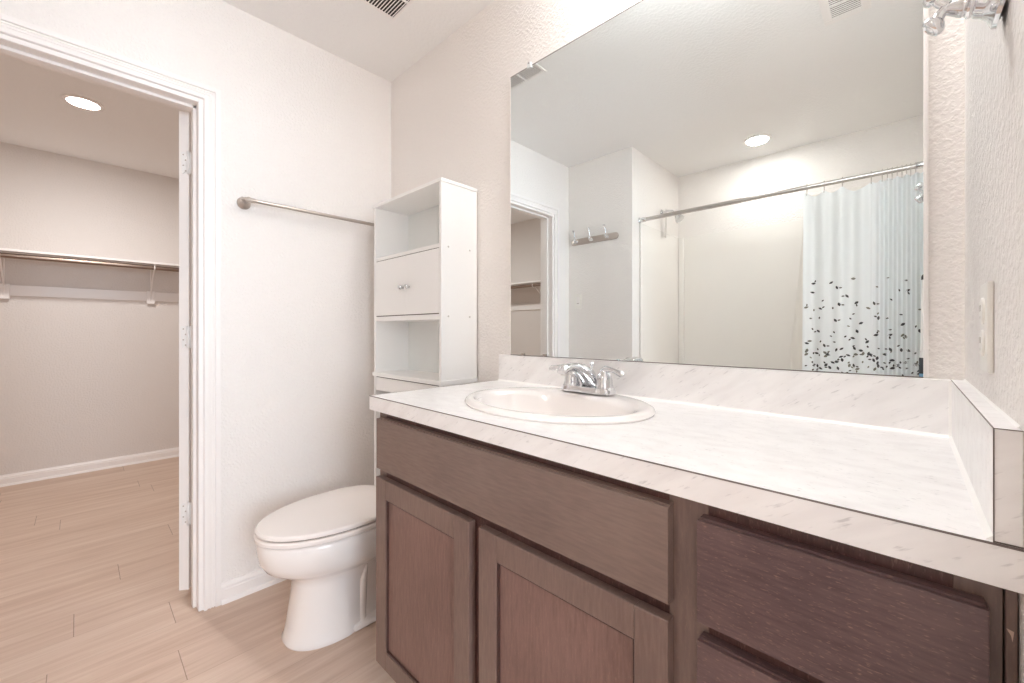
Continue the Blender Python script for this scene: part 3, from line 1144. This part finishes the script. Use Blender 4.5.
# spout : rises from the middle and reaches forward over the bowl
sp = []
P = [((0, 0.016, 0.014), 0.028, 0.014), ((0, 0.010, 0.030), 0.027, 0.019), ((0, -0.006, 0.048), 0.0245, 0.020), ((0, -0.032, 0.063), 0.020, 0.017), ((0, -0.062, 0.073), 0.0175, 0.014),
     ((0, -0.090, 0.075), 0.0165, 0.013), ((0, -0.110, 0.069), 0.0155, 0.012), ((0, -0.120, 0.060), 0.013, 0.008)]
for i, ((x, y, z), w, h) in enumerate(P):
    if i == 0:
        d = Vector((0, 0, 1))
    elif i == len(P) - 1:
        d = Vector((0, -0.7, -0.7))
    else:
        d = (Vector(P[i + 1][0]) - Vector(P[i - 1][0])).normalized()
    up = Vector((1, 0, 0)).cross(d) * -1
    up = d.cross(Vector((1, 0, 0)))
    c = Vector((FX + x, FY + y, FZ + z))
    sp.append([c + Vector((1, 0, 0)) * w * math.cos(2 * PI * k / 28) + up * h * math.sin(2 * PI * k / 28) for k in range(28)])
loft(b, sp)
body = obj('spout_body', b, M_chrome, t, 50)
b = new(); lathe(b, [(0.0095, 0), (0.0095, 0.008), (0.0085, 0.0095), (0, 0.0095)], (FX, FY - 0.106, FZ + 0.062), (0, -0.15, -1), 18)
obj('aerator', b, M_rod, body, 40)
for s in (-1, 1):
    b = new()
    hx = FX + s * 0.052
    lathe(b, [(0.0235, 0.016), (0.0235, 0.022), (0.0215, 0.025), (0.021, 0.036), (0.0175, 0.048), (0.0125, 0.056), (0.011, 0.060), (0, 0.061)], (hx, FY, FZ), n=24)
    h = obj('handle_base', b, M_chrome, t, 40)
    b = new()
    pts = [(hx - s * 0.006, FY, FZ + 0.058), (hx + s * 0.006, FY - 0.002, FZ + 0.066), (hx + s * 0.022, FY - 0.006, FZ + 0.066), (hx + s * 0.042, FY - 0.012, FZ + 0.062), (hx + s * 0.058, FY - 0.017, FZ + 0.058), (hx + s * 0.066, FY - 0.019, FZ + 0.056)]
    tube(b, pts, [0.009, 0.0095, 0.0062, 0.0062, 0.0085, 0.004], 16)
    obj('lever', b, M_chrome, h, 50)
b = new(); tube(b, [(FX, FY + 0.021, FZ + 0.012), (FX, FY + 0.021, FZ + 0.072)], 0.0022, 10)
lathe(b, [(0.003, 0.068), (0.0062, 0.072), (0.0068, 0.077), (0.0045, 0.080), (0.0058, 0.084), (0, 0.085)], (FX, FY + 0.021, FZ), n=14)
obj('lift_rod', b, M_chrome, t, 40)
# (whole faucet a little larger than the drafting sizes above)
def grow(o, f):
    for c in o.children:
        grow(c, f)
    if o.type == 'MESH':
        for v in o.data.vertices:
            v.co = Vector((FX, FY, FZ)) + (v.co - Vector((FX, FY, FZ))) * f


grow(t, 1.1)

# the real vanity is not quite level: it rises a few millimetres towards the toilet
def lean(o):
    for c in o.children:
        lean(c)
    if o.type == 'MESH':
        for v in o.data.vertices:
            if v.co.z > BST - 0.004 and v.co.z < BST + 0.004:
                continue
            v.co.z += 0.0085 * min(1.0, v.co.z / 0.9) * (XR - v.co.x) / 1.256


for o in list(COL.objects):
    if o.parent is None and o.name in ('vanity_cabinet', 'countertop', 'sink', 'faucet'):
        lean(o)

# ------------------------------------------------------------------ mirror
MX0, MX1, MZ0, MZ1 = 0.897, 2.040, 1.0245, 2.099
t = thing('wall_mirror', 'large frameless rectangular mirror on the wall above the vanity', 'mirror', (1.47, 0, 1.56))
b = new(); box(b, MX0, MX1, -0.0060, -0.0005, MZ0, MZ1)
obj('backing', b, M_edge, t)
b = new()
b.faces.new([b.verts.new(c) for c in ((MX0 + 0.003, -0.0065, MZ0 + 0.001), (MX1 - 0.003, -0.0065, MZ0 + 0.001), (MX1 - 0.003, -0.0065, MZ1 - 0.001), (MX0 + 0.003, -0.0065, MZ1 - 0.001))])
obj('mirror_glass', b, M_mirror, t, keep=True)
b = new()
box(b, MX0 - 0.001, MX0 + 0.003, -0.0075, -0.0004, MZ0, MZ1, 0.001, 1)
obj('edge_strip', b, M_trim, t)
b = new()
box(b, MX1 - 0.006, MX1 + 0.001, -0.0075, -0.0004, MZ0, MZ1, 0.001, 1)
obj('edge_strip', b, M_trim, t)
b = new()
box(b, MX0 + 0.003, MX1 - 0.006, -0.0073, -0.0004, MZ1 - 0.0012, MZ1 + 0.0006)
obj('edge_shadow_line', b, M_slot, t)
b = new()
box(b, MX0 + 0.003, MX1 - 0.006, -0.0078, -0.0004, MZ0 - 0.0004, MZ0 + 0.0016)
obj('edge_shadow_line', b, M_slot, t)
for (cx, top_) in ((0.965, 0), (1.070, 0), (0.998, 1)):
    b = new()
    z = MZ1 if top_ else MZ0
    s = 1 if top_ else -1
    if top_:
        box(b, cx - 0.009, cx + 0.009, -0.013, -0.0005, z - 0.008, z + 0.014, 0.003, 2)
    else:
        box(b, cx - 0.007, cx + 0.007, -0.012, -0.0079, z + 0.0005, z + 0.010, 0.002, 2)
    c = obj('clip', b, M_clip if top_ else M_nickel, t)
    b = new()
    if top_:
        lathe(b, [(0.0035, 0), (0.003, 0.0015), (0, 0.002)], (cx, -0.0005 - 0.0125, z + 0.009), (0, -1, 0), 10)
        obj('screw', b, M_slot, c)
    else:
        b.free()

# ------------------------------------------------------------------ light bar added above the mirror, out of view, to light the room
t = thing('added_vanity_light', 'added nickel light bar with three round white globes above the mirror', 'added wall light', (1.70, 0, VAN_Z))
b = new(); box(b, 1.42, 1.98, -0.022, -0.0005, VAN_Z - 0.035, VAN_Z + 0.035, 0.006, 2)
obj('back_plate', b, M_nickel, t)
for vx in VAN_X:
    b = new()
    tube(b, [(vx, -0.022, VAN_Z), (vx, -0.07, VAN_Z)], 0.014, 16)
    lathe(b, [(0.026, 0), (0.028, 0.012), (0.024, 0.020), (0.010, 0.022)], (vx, -0.058, VAN_Z), (0, -1, 0), 24)
    a = obj('arm', b, M_nickel, t, 40)
    b = new()
    lathe(b, [(0.0, 0.0)] + [(0.06 * math.sin(PI * k / 14), 0.06 - 0.06 * math.cos(PI * k / 14)) for k in range(1, 14)] + [(0, 0.12)], (vx, -0.08, VAN_Z), (0, -1, 0), 28)
    g = obj('globe', b, M_globe, t, 60)
    g.visible_shadow = True

# ------------------------------------------------------------------ switch plates
t = thing('outlet_plate', 'white duplex outlet plate on the right wall above the side splash', 'outlet', (XR, -0.338, 1.122))
b = new(); box(b, XR - 0.0062, XR - 0.0002, -0.373, -0.303, 1.063, 1.180, 0.0025, 2)
obj('plate', b, M_plate, t)
for zc in (1.143, 1.101):
    b = new(); lathe(b, [(0.0175, 0), (0.0175, 0.0015), (0.0165, 0.0025), (0, 0.003)], (XR - 0.0062, -0.338, zc), (-1, 0, 0), 28)
    r = obj('receptacle', b, M_plate, t, 40)
    b = new()
    for dy in (-0.006, 0.006):
        box(b, XR - 0.0094, XR - 0.009, -0.338 + dy - 0.001, -0.338 + dy + 0.001, zc, zc + 0.008)
    lathe(b, [(0.0022, 0), (0, 0.0002)], (XR - 0.0092, -0.338, zc - 0.008), (-1, 0, 0), 10)
    obj('slots', b, M_faint, r)
t = thing('light_switch', 'small white light switch plate beside the closet doorway, seen in the mirror', 'switch', (0.095, YW, 1.355))
b = new(); box(b, 0.060, 0.130, YW, YW + 0.006, 1.298, 1.413, 0.002, 2)
obj('plate', b, M_plate, t)
b = new(); box(b, 0.079, 0.111, YW + 0.0058, YW + 0.009, 1.322, 1.389, 0.0012, 1)
obj('rocker', b, M_trim, t)
b = new(); box(b, 0.085, 0.105, YW + 0.0088, YW + 0.0094, 1.336, 1.339)
obj('rocker_mark', b, M_slot, t)

# ------------------------------------------------------------------ coat hook rail
HZ = 1.832
t = thing('coat_hook_rail', 'nickel coat hook rail with three hooks seen in the mirror', 'hooks', (0.235, YW, HZ))
b = new()
hx0, hx1, hr = 0.026, 0.455, 0.025
pts = [(hx1 - hr + hr * math.cos(a), HZ + hr * math.sin(a)) for a in [math.radians(-90 + 180 * k / 12) for k in range(13)]]
pts += [(hx0 + hr + hr * math.cos(a), HZ + hr * math.sin(a)) for a in [math.radians(90 + 180 * k / 12) for k in range(13)]]
loft(b, [[(x, YW + 0.0002, z) for x, z in pts], [(x, YW + 0.006, z) for x, z in pts], [((x - 0.2375) * 0.985 + 0.2375, YW + 0.009, (z - HZ) * 0.9 + HZ) for x, z in pts]])
obj('back_plate', b, M_nickel, t, 30)
for hx in (0.085, 0.225, 0.365):
    b = new()
    lathe(b, [(0.013, 0), (0.012, 0.004), (0.006, 0.006)], (hx, YW + 0.009, HZ), (0, 1, 0), 18)
    tube(b, [(hx, YW + 0.010, HZ), (hx, YW + 0.026, HZ + 0.010), (hx, YW + 0.040, HZ + 0.032), (hx, YW + 0.045, HZ + 0.055), (hx, YW + 0.056, HZ + 0.074)], [0.005, 0.0045, 0.004, 0.0036, 0.0034], 12)
    lathe(b, [(0, 0), (0.007, 0.003), (0.009, 0.009), (0.006, 0.015), (0, 0.017)], (hx, YW + 0.056, HZ + 0.070), (0, 0.3, 1), 14)
    tube(b, [(hx, YW + 0.012, HZ - 0.002), (hx, YW + 0.026, HZ - 0.012), (hx, YW + 0.040, HZ - 0.010), (hx, YW + 0.046, HZ + 0.002)], [0.006, 0.0055, 0.005, 0.005], 12)
    lathe(b, [(0, 0), (0.007, 0.002), (0.0085, 0.008), (0.005, 0.014), (0, 0.015)], (hx, YW + 0.046, HZ), (0, 0.3, 1), 14)
    obj('hook', b, M_chrome, t, 50)

# ------------------------------------------------------------------ robe hook at top right
RY, RZ = -0.457, 1.482
t = thing('robe_hook', 'chrome double robe hook on the right wall at the top corner', 'hook', (XR, RY, RZ))
b = new()
lathe(b, [(0.027, -0.001), (0.027, 0.003), (0.0245, 0.005), (0.019, 0.009), (0.0155, 0.015), (0.0145, 0.021), (0.0125, 0.0235), (0.0135, 0.0255), (0.0135, 0.028), (0.0105, 0.030), (0.0115, 0.032), (0.0105, 0.036), (0.0075, 0.043), (0.0055, 0.048)],
      (XR, RY, RZ), (-1, 0, 0.30), 32)
obj('rosette', b, M_chrome, t, 40)
tip = Vector((XR - 0.048, RY, RZ + 0.0165))
for s in (-1, 1):
    b = new()
    tube(b, [tip + Vector((0.004, 0, 0)), tip + Vector((-0.003, 0, s * 0.008)), tip + Vector((-0.006, 0, s * 0.016))], [0.006, 0.0055, 0.006], 14)
    cen = tip + Vector((-0.006, 0, s * 0.0165))
    ax = Vector((-0.75, 0, s * 0.6))
    lathe(b, [(0, -0.006), (0.006, -0.005), (0.0105, -0.001), (0.0118, 0.003), (0.0108, 0.0065), (0.0085, 0.0078), (0.0075, 0.0060), (0.006, 0.0052), (0, 0.0050)], cen, ax, 24)
    lathe(b, [(0.0045, 0.004), (0.0048, 0.0068), (0.003, 0.0085), (0, 0.009)], cen, ax, 16)
    obj('prong', b, M_chrome, t, 50)

# ------------------------------------------------------------------ tub and surround
TYF = -1.775
t = thing('bathtub', 'white alcove bathtub behind the shower curtain', 'bathtub', (1.33, -2.12, 0))
b = new()
x0, x1, y0, y1, zr = XA + 0.001, XR - 0.001, YB + 0.001, TYF, 0.42
n = 48


def rrect(cx, cy, hx, hy, z, p=6.0):
    o = []
    for k in range(n):
        a = 2 * PI * (k + 0.5) / n
        c, s = math.cos(a), math.sin(a)
        o.append((cx + hx * math.copysign(abs(c) ** (2 / p), c), cy + hy * math.copysign(abs(s) ** (2 / p), s), z))
    return o


cx, cy, hx, hy = (x0 + x1) / 2, (y0 + y1) / 2, (x1 - x0) / 2, (y1 - y0) / 2
loft(b, [rrect(cx, cy, hx, hy, 0, 60), rrect(cx, cy, hx, hy, zr - 0.01, 60), rrect(cx, cy, hx - 0.004, hy - 0.004, zr, 60),
         rrect(cx, cy, hx - 0.07, hy - 0.06, zr, 6), rrect(cx, cy, hx - 0.085, hy - 0.075, zr - 0.02, 6), rrect(cx, cy, hx - 0.14, hy - 0.11, 0.14, 5), rrect(cx, cy, hx - 0.20, hy - 0.16, 0.10, 4)])
obj('tub_shell', b, M_porc, t, 40)
b = new(); lathe(b, [(0.03, 0.1), (0.03, 0.104), (0, 0.105)], (x0 + 0.28, cy, 0.0), n=24)
obj('drain', b, M_chrome, t)
t = thing('tub_surround', 'glossy white shower wall surround above the tub, seen in the mirror', 'shower surround', (1.33, YB, 0.42))
ST = 1.922
b = new(); box(b, XA + 0.008, XR - 0.008, YB + 0.0005, YB + 0.008, 0.4205, ST, 0.002, 1)
box(b, XA + 0.0085, XA + 0.055, YB + 0.008, YB + 0.03, 0.4205, ST - 0.002, 0.010, 3)
box(b, XR - 0.055, XR - 0.0085, YB + 0.008, YB + 0.03, 0.4205, ST - 0.002, 0.010, 3)
obj('back_panel', b, M_surr, t)
for (xa, xb_) in ((XA + 0.0005, XA + 0.008), (XR - 0.008, XR - 0.0005)):
    b = new(); box(b, xa, xb_, YB + 0.009, TYF + 0.035, 0.4205, ST, 0.002, 1)
    s = -1 if xa > 1 else 1
    xq = xa if s > 0 else xb_
    box(b, xq, xq + s * 0.014, TYF - 0.01, TYF + 0.035, 0.4205, ST - 0.001, 0.004, 2)
    obj('end_panel', b, M_surr, t)

# shower head on the alcove's left wall
HY, SHZ = -2.13, 2.075
t = thing('wall_shower', 'chrome shower head on a bent arm above the tub, seen in the mirror', 'shower head', (XA, HY, SHZ))
b = new()
lathe(b, [(0.030, 0), (0.029, 0.004), (0.018, 0.010), (0.011, 0.013)], (XA, HY, SHZ), (1, 0, 0), 24)
obj('flange', b, M_chrome, t, 40)
b = new()
tube(b, [(XA + 0.002, HY, SHZ), (XA + 0.05, HY, SHZ + 0.012), (XA + 0.085, HY, SHZ + 0.004), (XA + 0.11, HY, SHZ - 0.025)], 0.0085, 14)
obj('arm', b, M_chrome, t, 40)
b = new(); lathe(b, [(0.011, 0), (0.014, 0.012), (0.014, 0.018), (0.018, 0.026), (0.036, 0.062), (0.037, 0.070), (0.033, 0.073), (0, 0.072)], (XA + 0.107, HY, SHZ - 0.020), (0.6, 0, -0.8), 28)
obj('spray_head', b, M_chrome, t, 40)
t = thing('hanging_strap', 'thin grey strap hanging from the shower arm', 'strap', (XA + 0.012, HY + 0.02, SHZ))
b = new()
prev = []
pts = [(SHZ + 0.03, 0.006), (SHZ + 0.018, 0.010), (SHZ - 0.02, 0.010), (SHZ - 0.10, 0.013), (SHZ - 0.19, 0.018), (SHZ - 0.205, 0.030)]
loft(b, [[(XA + 0.036 + 0.0015, HY - w / 2 + (0.01 if i > 3 else 0), z), (XA + 0.036 + 0.0015, HY + w / 2 + (0.01 if i > 3 else 0), z), (XA + 0.036 - 0.0015, HY + w / 2 + (0.01 if i > 3 else 0), z), (XA + 0.036 - 0.0015, HY - w / 2 + (0.01 if i > 3 else 0), z)] for i, (z, w) in enumerate(pts)])
t2 = obj('strap', b, M_rod, t)

# ------------------------------------------------------------------ curtain rod
RODY, RODZ = -1.742, 1.942
t = thing('shower_curtain_rod', 'long straight steel shower curtain rod across the tub alcove', 'curtain rod', (1.33, RODY, RODZ))
b = new(); tube(b, [(XA + 0.012, RODY, RODZ), (1.25, RODY, RODZ)], 0.0145, 20)
tube(b, [(1.25, RODY, RODZ), (XR - 0.012, RODY, RODZ)], 0.0125, 20)
obj('rod', b, M_rod, t, 40)
for (xe, s) in ((XA + 0.0005, 1), (XR - 0.0005, -1)):
    b = new(); lathe(b, [(0.022, 0), (0.022, 0.006), (0.0175, 0.010), (0.0165, 0.05), (0.0150, 0.052)], (xe, RODY, RODZ), (s, 0, 0), 24)
    obj('end_cap', b, M_chrome, t, 40)

# ------------------------------------------------------------------ curtain, liner, rings
ring_x = [1.592, 1.672, 1.752, 1.872, 1.915, 1.935, 1.953, 1.972, 1.990, 2.006, 2.022, 2.040]
CZ1, CZ0 = 1.906, 0.20


def fold_y(x, z, amp=1.0):
    k = (CZ1 - z) / (CZ1 - CZ0)
    y = 0.0
    # broad folds on the left part, tight gather on the right
    if x < 1.90:
        y = 0.009 * math.sin((x - 1.57) * 2 * PI / 0.083 + 0.6) + 0.010 * math.sin((x - 1.57) * 2 * PI / 0.17 + 2.0 + k * 0.8)
        y *= 0.75 + 0.25 * math.cos(k * 3)
    else:
        y = 0.016 * math.sin((x - 1.90) * 2 * PI / 0.034 + 0.6)
    w = max(0.0, min(1.0, (x - 1.87) / 0.05))
    if 0 < w < 1:
        ya = 0.009 * math.sin((x - 1.57) * 2 * PI / 0.083 + 0.6) + 0.010 * math.sin((x - 1.57) * 2 * PI / 0.17 + 2.0 + k * 0.8)
        ya *= 0.75 + 0.25 * math.cos(k * 3)
        yb = 0.016 * math.sin((x - 1.90) * 2 * PI / 0.034 + 0.6)
        y = ya * (1 - w) + yb * w
    return RODY + y * amp


def sag(x):
    """scalloped top edge between the rings"""
    for a, c in zip(ring_x, ring_x[1:]):
        if a <= x <= c:
            u = (x - a) / (c - a)
            return -0.05 * (c - a) / 0.12 * math.sin(PI * u) * 0.6
    return 0.0


t = thing('shower_curtain', 'white shower curtain printed with scattered dark leaves', 'shower curtain', (1.83, RODY, CZ0))
b = new()
NX, NZ = 190, 60
cx0, cx1 = 1.578, 2.078
grid = []
for i in range(NX + 1):
    x = cx0 + (cx1 - cx0) * i / NX
    colv = []
    for j in range(NZ + 1):
        f = j / NZ
        z = CZ1 + sag(x) * (1 - f) ** 3 - (CZ1 - CZ0) * f
        xx = x - 0.012 * f * (1 - (x - cx0) / (cx1 - cx0)) 
        colv.append(b.verts.new((xx, fold_y(x, z), z)))
    grid.append(colv)
for i in range(NX):
    for j in range(NZ):
        f = b.faces.new((grid[i][j], grid[i + 1][j], grid[i + 1][j + 1], grid[i][j + 1]))
        f.smooth = True
# printed leaves lie on the cloth itself


def cloth_pt(x, z, off=0.0012):
    f = max(0, (CZ1 - z) / (CZ1 - CZ0))
    xx = x - 0.012 * f * (1 - (x - cx0) / (cx1 - cx0))
    return Vector((xx, fold_y(x, z) + off, z))


def leaf(x, z, L, Wd, a, mi):
    ca, sa = math.cos(a), math.sin(a)
    pts = []
    for (u, v) in ((-1, 0), (-0.5, 0.75), (0.1, 1), (0.6, 0.6), (1, 0), (0.6, -0.6), (0.1, -1), (-0.5, -0.75)):
        du, dv = u * L / 2, v * Wd / 2
        pts.append((x + du * ca - dv * sa, z + du * sa + dv * ca))
    if any(p[0] < cx0 + 0.003 or p[0] > cx1 - 0.003 for p in pts):
        return
    vs = [b.verts.new(cloth_pt(px_, pz_)) for px_, pz_ in pts]
    c = b.verts.new(cloth_pt(x, z))
    for k in range(8):
        fc = b.faces.new((vs[k], vs[(k + 1) % 8], c))
        fc.material_index = mi + 1


rl = random.Random(11)
rows = [(1.385, 5), (1.33, 6), (1.275, 7), (1.22, 8), (1.165, 9), (1.12, 9), (1.075, 10), (1.035, 13), (1.00, 18), (0.97, 18), (0.94, 16), (0.905, 15), (0.87, 17)]
rows += [(0.84 - 0.04 * k, 16) for k in range(15)]
for z, cnt in rows:
    for k in range(cnt):
        x = cx0 + (k + 0.15 + 0.7 * rl.random()) * (cx1 - cx0) / cnt
        zz = z + rl.uniform(-0.026, 0.026)
        big = rl.random()
        L = 0.022 if big > 0.45 else 0.014
        mi = 0 if rl.random() > 0.3 else 1
        a = rl.uniform(-PI, PI)
        leaf(x, zz, L, L * rl.uniform(0.45, 0.62), a, mi)
        if big > 0.7:
            leaf(x + 0.016 * math.cos(a + 1), zz + 0.014 * math.sin(a + 1), L * 0.7, L * 0.34, a + 1.2, mi)
cur = obj('curtain_cloth', b, [M_curtain, M_leafd, M_leafg], t, keep=True)

t = thing('shower_curtain_liner', 'plain off-white shower liner hanging inside the tub behind the leaf curtain', 'shower liner', (1.80, RODY - 0.05, 0.3))
b = new()
grid = []
NX, NZ = 120, 40
for i in range(NX + 1):
    u = i / NX
    colv = []
    for j in range(NZ + 1):
        f = j / NZ
        z = 1.900 - (1.900 - 0.445) * f
        x = (1.575 - 0.085 * min(1, f * 1.6) ** 1.3) * (1 - u) + (XR - 0.030) * u
        k = min(1.0, f / 0.85)
        y = RODY - 0.034 - 0.125 * k + 0.005 * math.sin(u * 46) * (1 - 0.2 * f)
        colv.append(b.verts.new((x, y, z)))
    grid.append(colv)
for i in range(NX):
    for j in range(NZ):
        b.faces.new((grid[i][j], grid[i + 1][j], grid[i + 1][j + 1], grid[i][j + 1])).smooth = True
o = obj('liner_cloth', b, M_liner, t, keep=True)

rroot = None
ring_lab = ['steel curtain ring at the left edge of the shower curtain', 'second steel curtain ring from the curtain left edge', 'third steel curtain ring from the curtain left edge', 'fourth steel curtain ring, just left of the bunched rings']
for i, rx in enumerate(ring_x):
    if rroot is None:
        b = new()
        r = 0.0205
        pts = [(0, r * math.sin(a), r * math.cos(a)) for a in [math.radians(-150 + 300 * k / 16) for k in range(17)]]
        pts += [(0, -0.004, -0.030), (0, 0.003, -0.044), (0, 0.010, -0.047), (0, 0.012, -0.036)]
        tube(b, pts, 0.0016, 8)
        rroot = obj('curtain_ring', b, M_rod)
        o = rroot
    else:
        o = rroot.copy()
        COL.objects.link(o)
    o.location = (rx, RODY, RODZ - 0.002)
    tag(o, ring_lab[i] if i < 4 else 'steel curtain ring in the tight bunch at the right end of the rod', 'curtain ring', 'curtain rings' if i < 4 else 'bunched curtain rings')

# ------------------------------------------------------------------ mop leaning in the corner
t = thing('mop', 'white-handled mop with blue lower grip leaning by the curtain, seen in the mirror', 'mop', (2.05, -1.60, 0))
mp = lambda z: (2.047 + 0.020 * z / 1.3, -1.60 - 0.02 * z / 1.3, z)
b = new(); tube(b, [mp(0.99), mp(1.36)], 0.0095, 14)
obj('pole', b, M_trim, t, 40)
b = new(); tube(b, [mp(1.36), mp(1.375), mp(1.385)], [0.011, 0.011, 0.006], 14)
obj('cap', b, M_rubber, t, 40)
b = new(); tube(b, [mp(0.915), mp(0.99)], 0.0125, 14)
obj('grip', b, M_rubber, t, 40)
b = new(); tube(b, [mp(0.10), mp(0.915)], 0.0115, 14)
obj('lower_tube', b, M_blue, t, 40)
b = new()
mx, my, _ = mp(0.08)
loft(b, [[(mx + a * sx, my + c * sx, z) for a, c in ((-0.016, -0.06), (0.016, -0.06), (0.016, 0.06), (-0.016, 0.06))] for z, sx in ((0.0, 1.25), (0.05, 1.1), (0.10, 0.5), (0.12, 0.3))])
obj('mop_head', b, M_trim, t)

# ------------------------------------------------------------------ the finished floor lies a little above the datum used so far
G = 0.016
for o in list(COL.objects):
    if o.type == 'EMPTY' and o.location.z < 0.01:
        o.location.z += G
        for c in o.children:
            c.matrix_parent_inverse = Matrix.Translation(-o.location)
done = set()
for o in list(COL.objects):
    if o.type != 'MESH' or o.name == 'ceiling' or o.data.name in done or o.name.startswith('curtain_ring'):
        continue
    done.add(o.data.name)
    if o.name == 'floor':
        for v in o.data.vertices:
            v.co.z += G
        continue
    for v in o.data.vertices:
        if v.co.z < 0.3:
            v.co.z = G + v.co.z * (0.3 - G) / 0.3
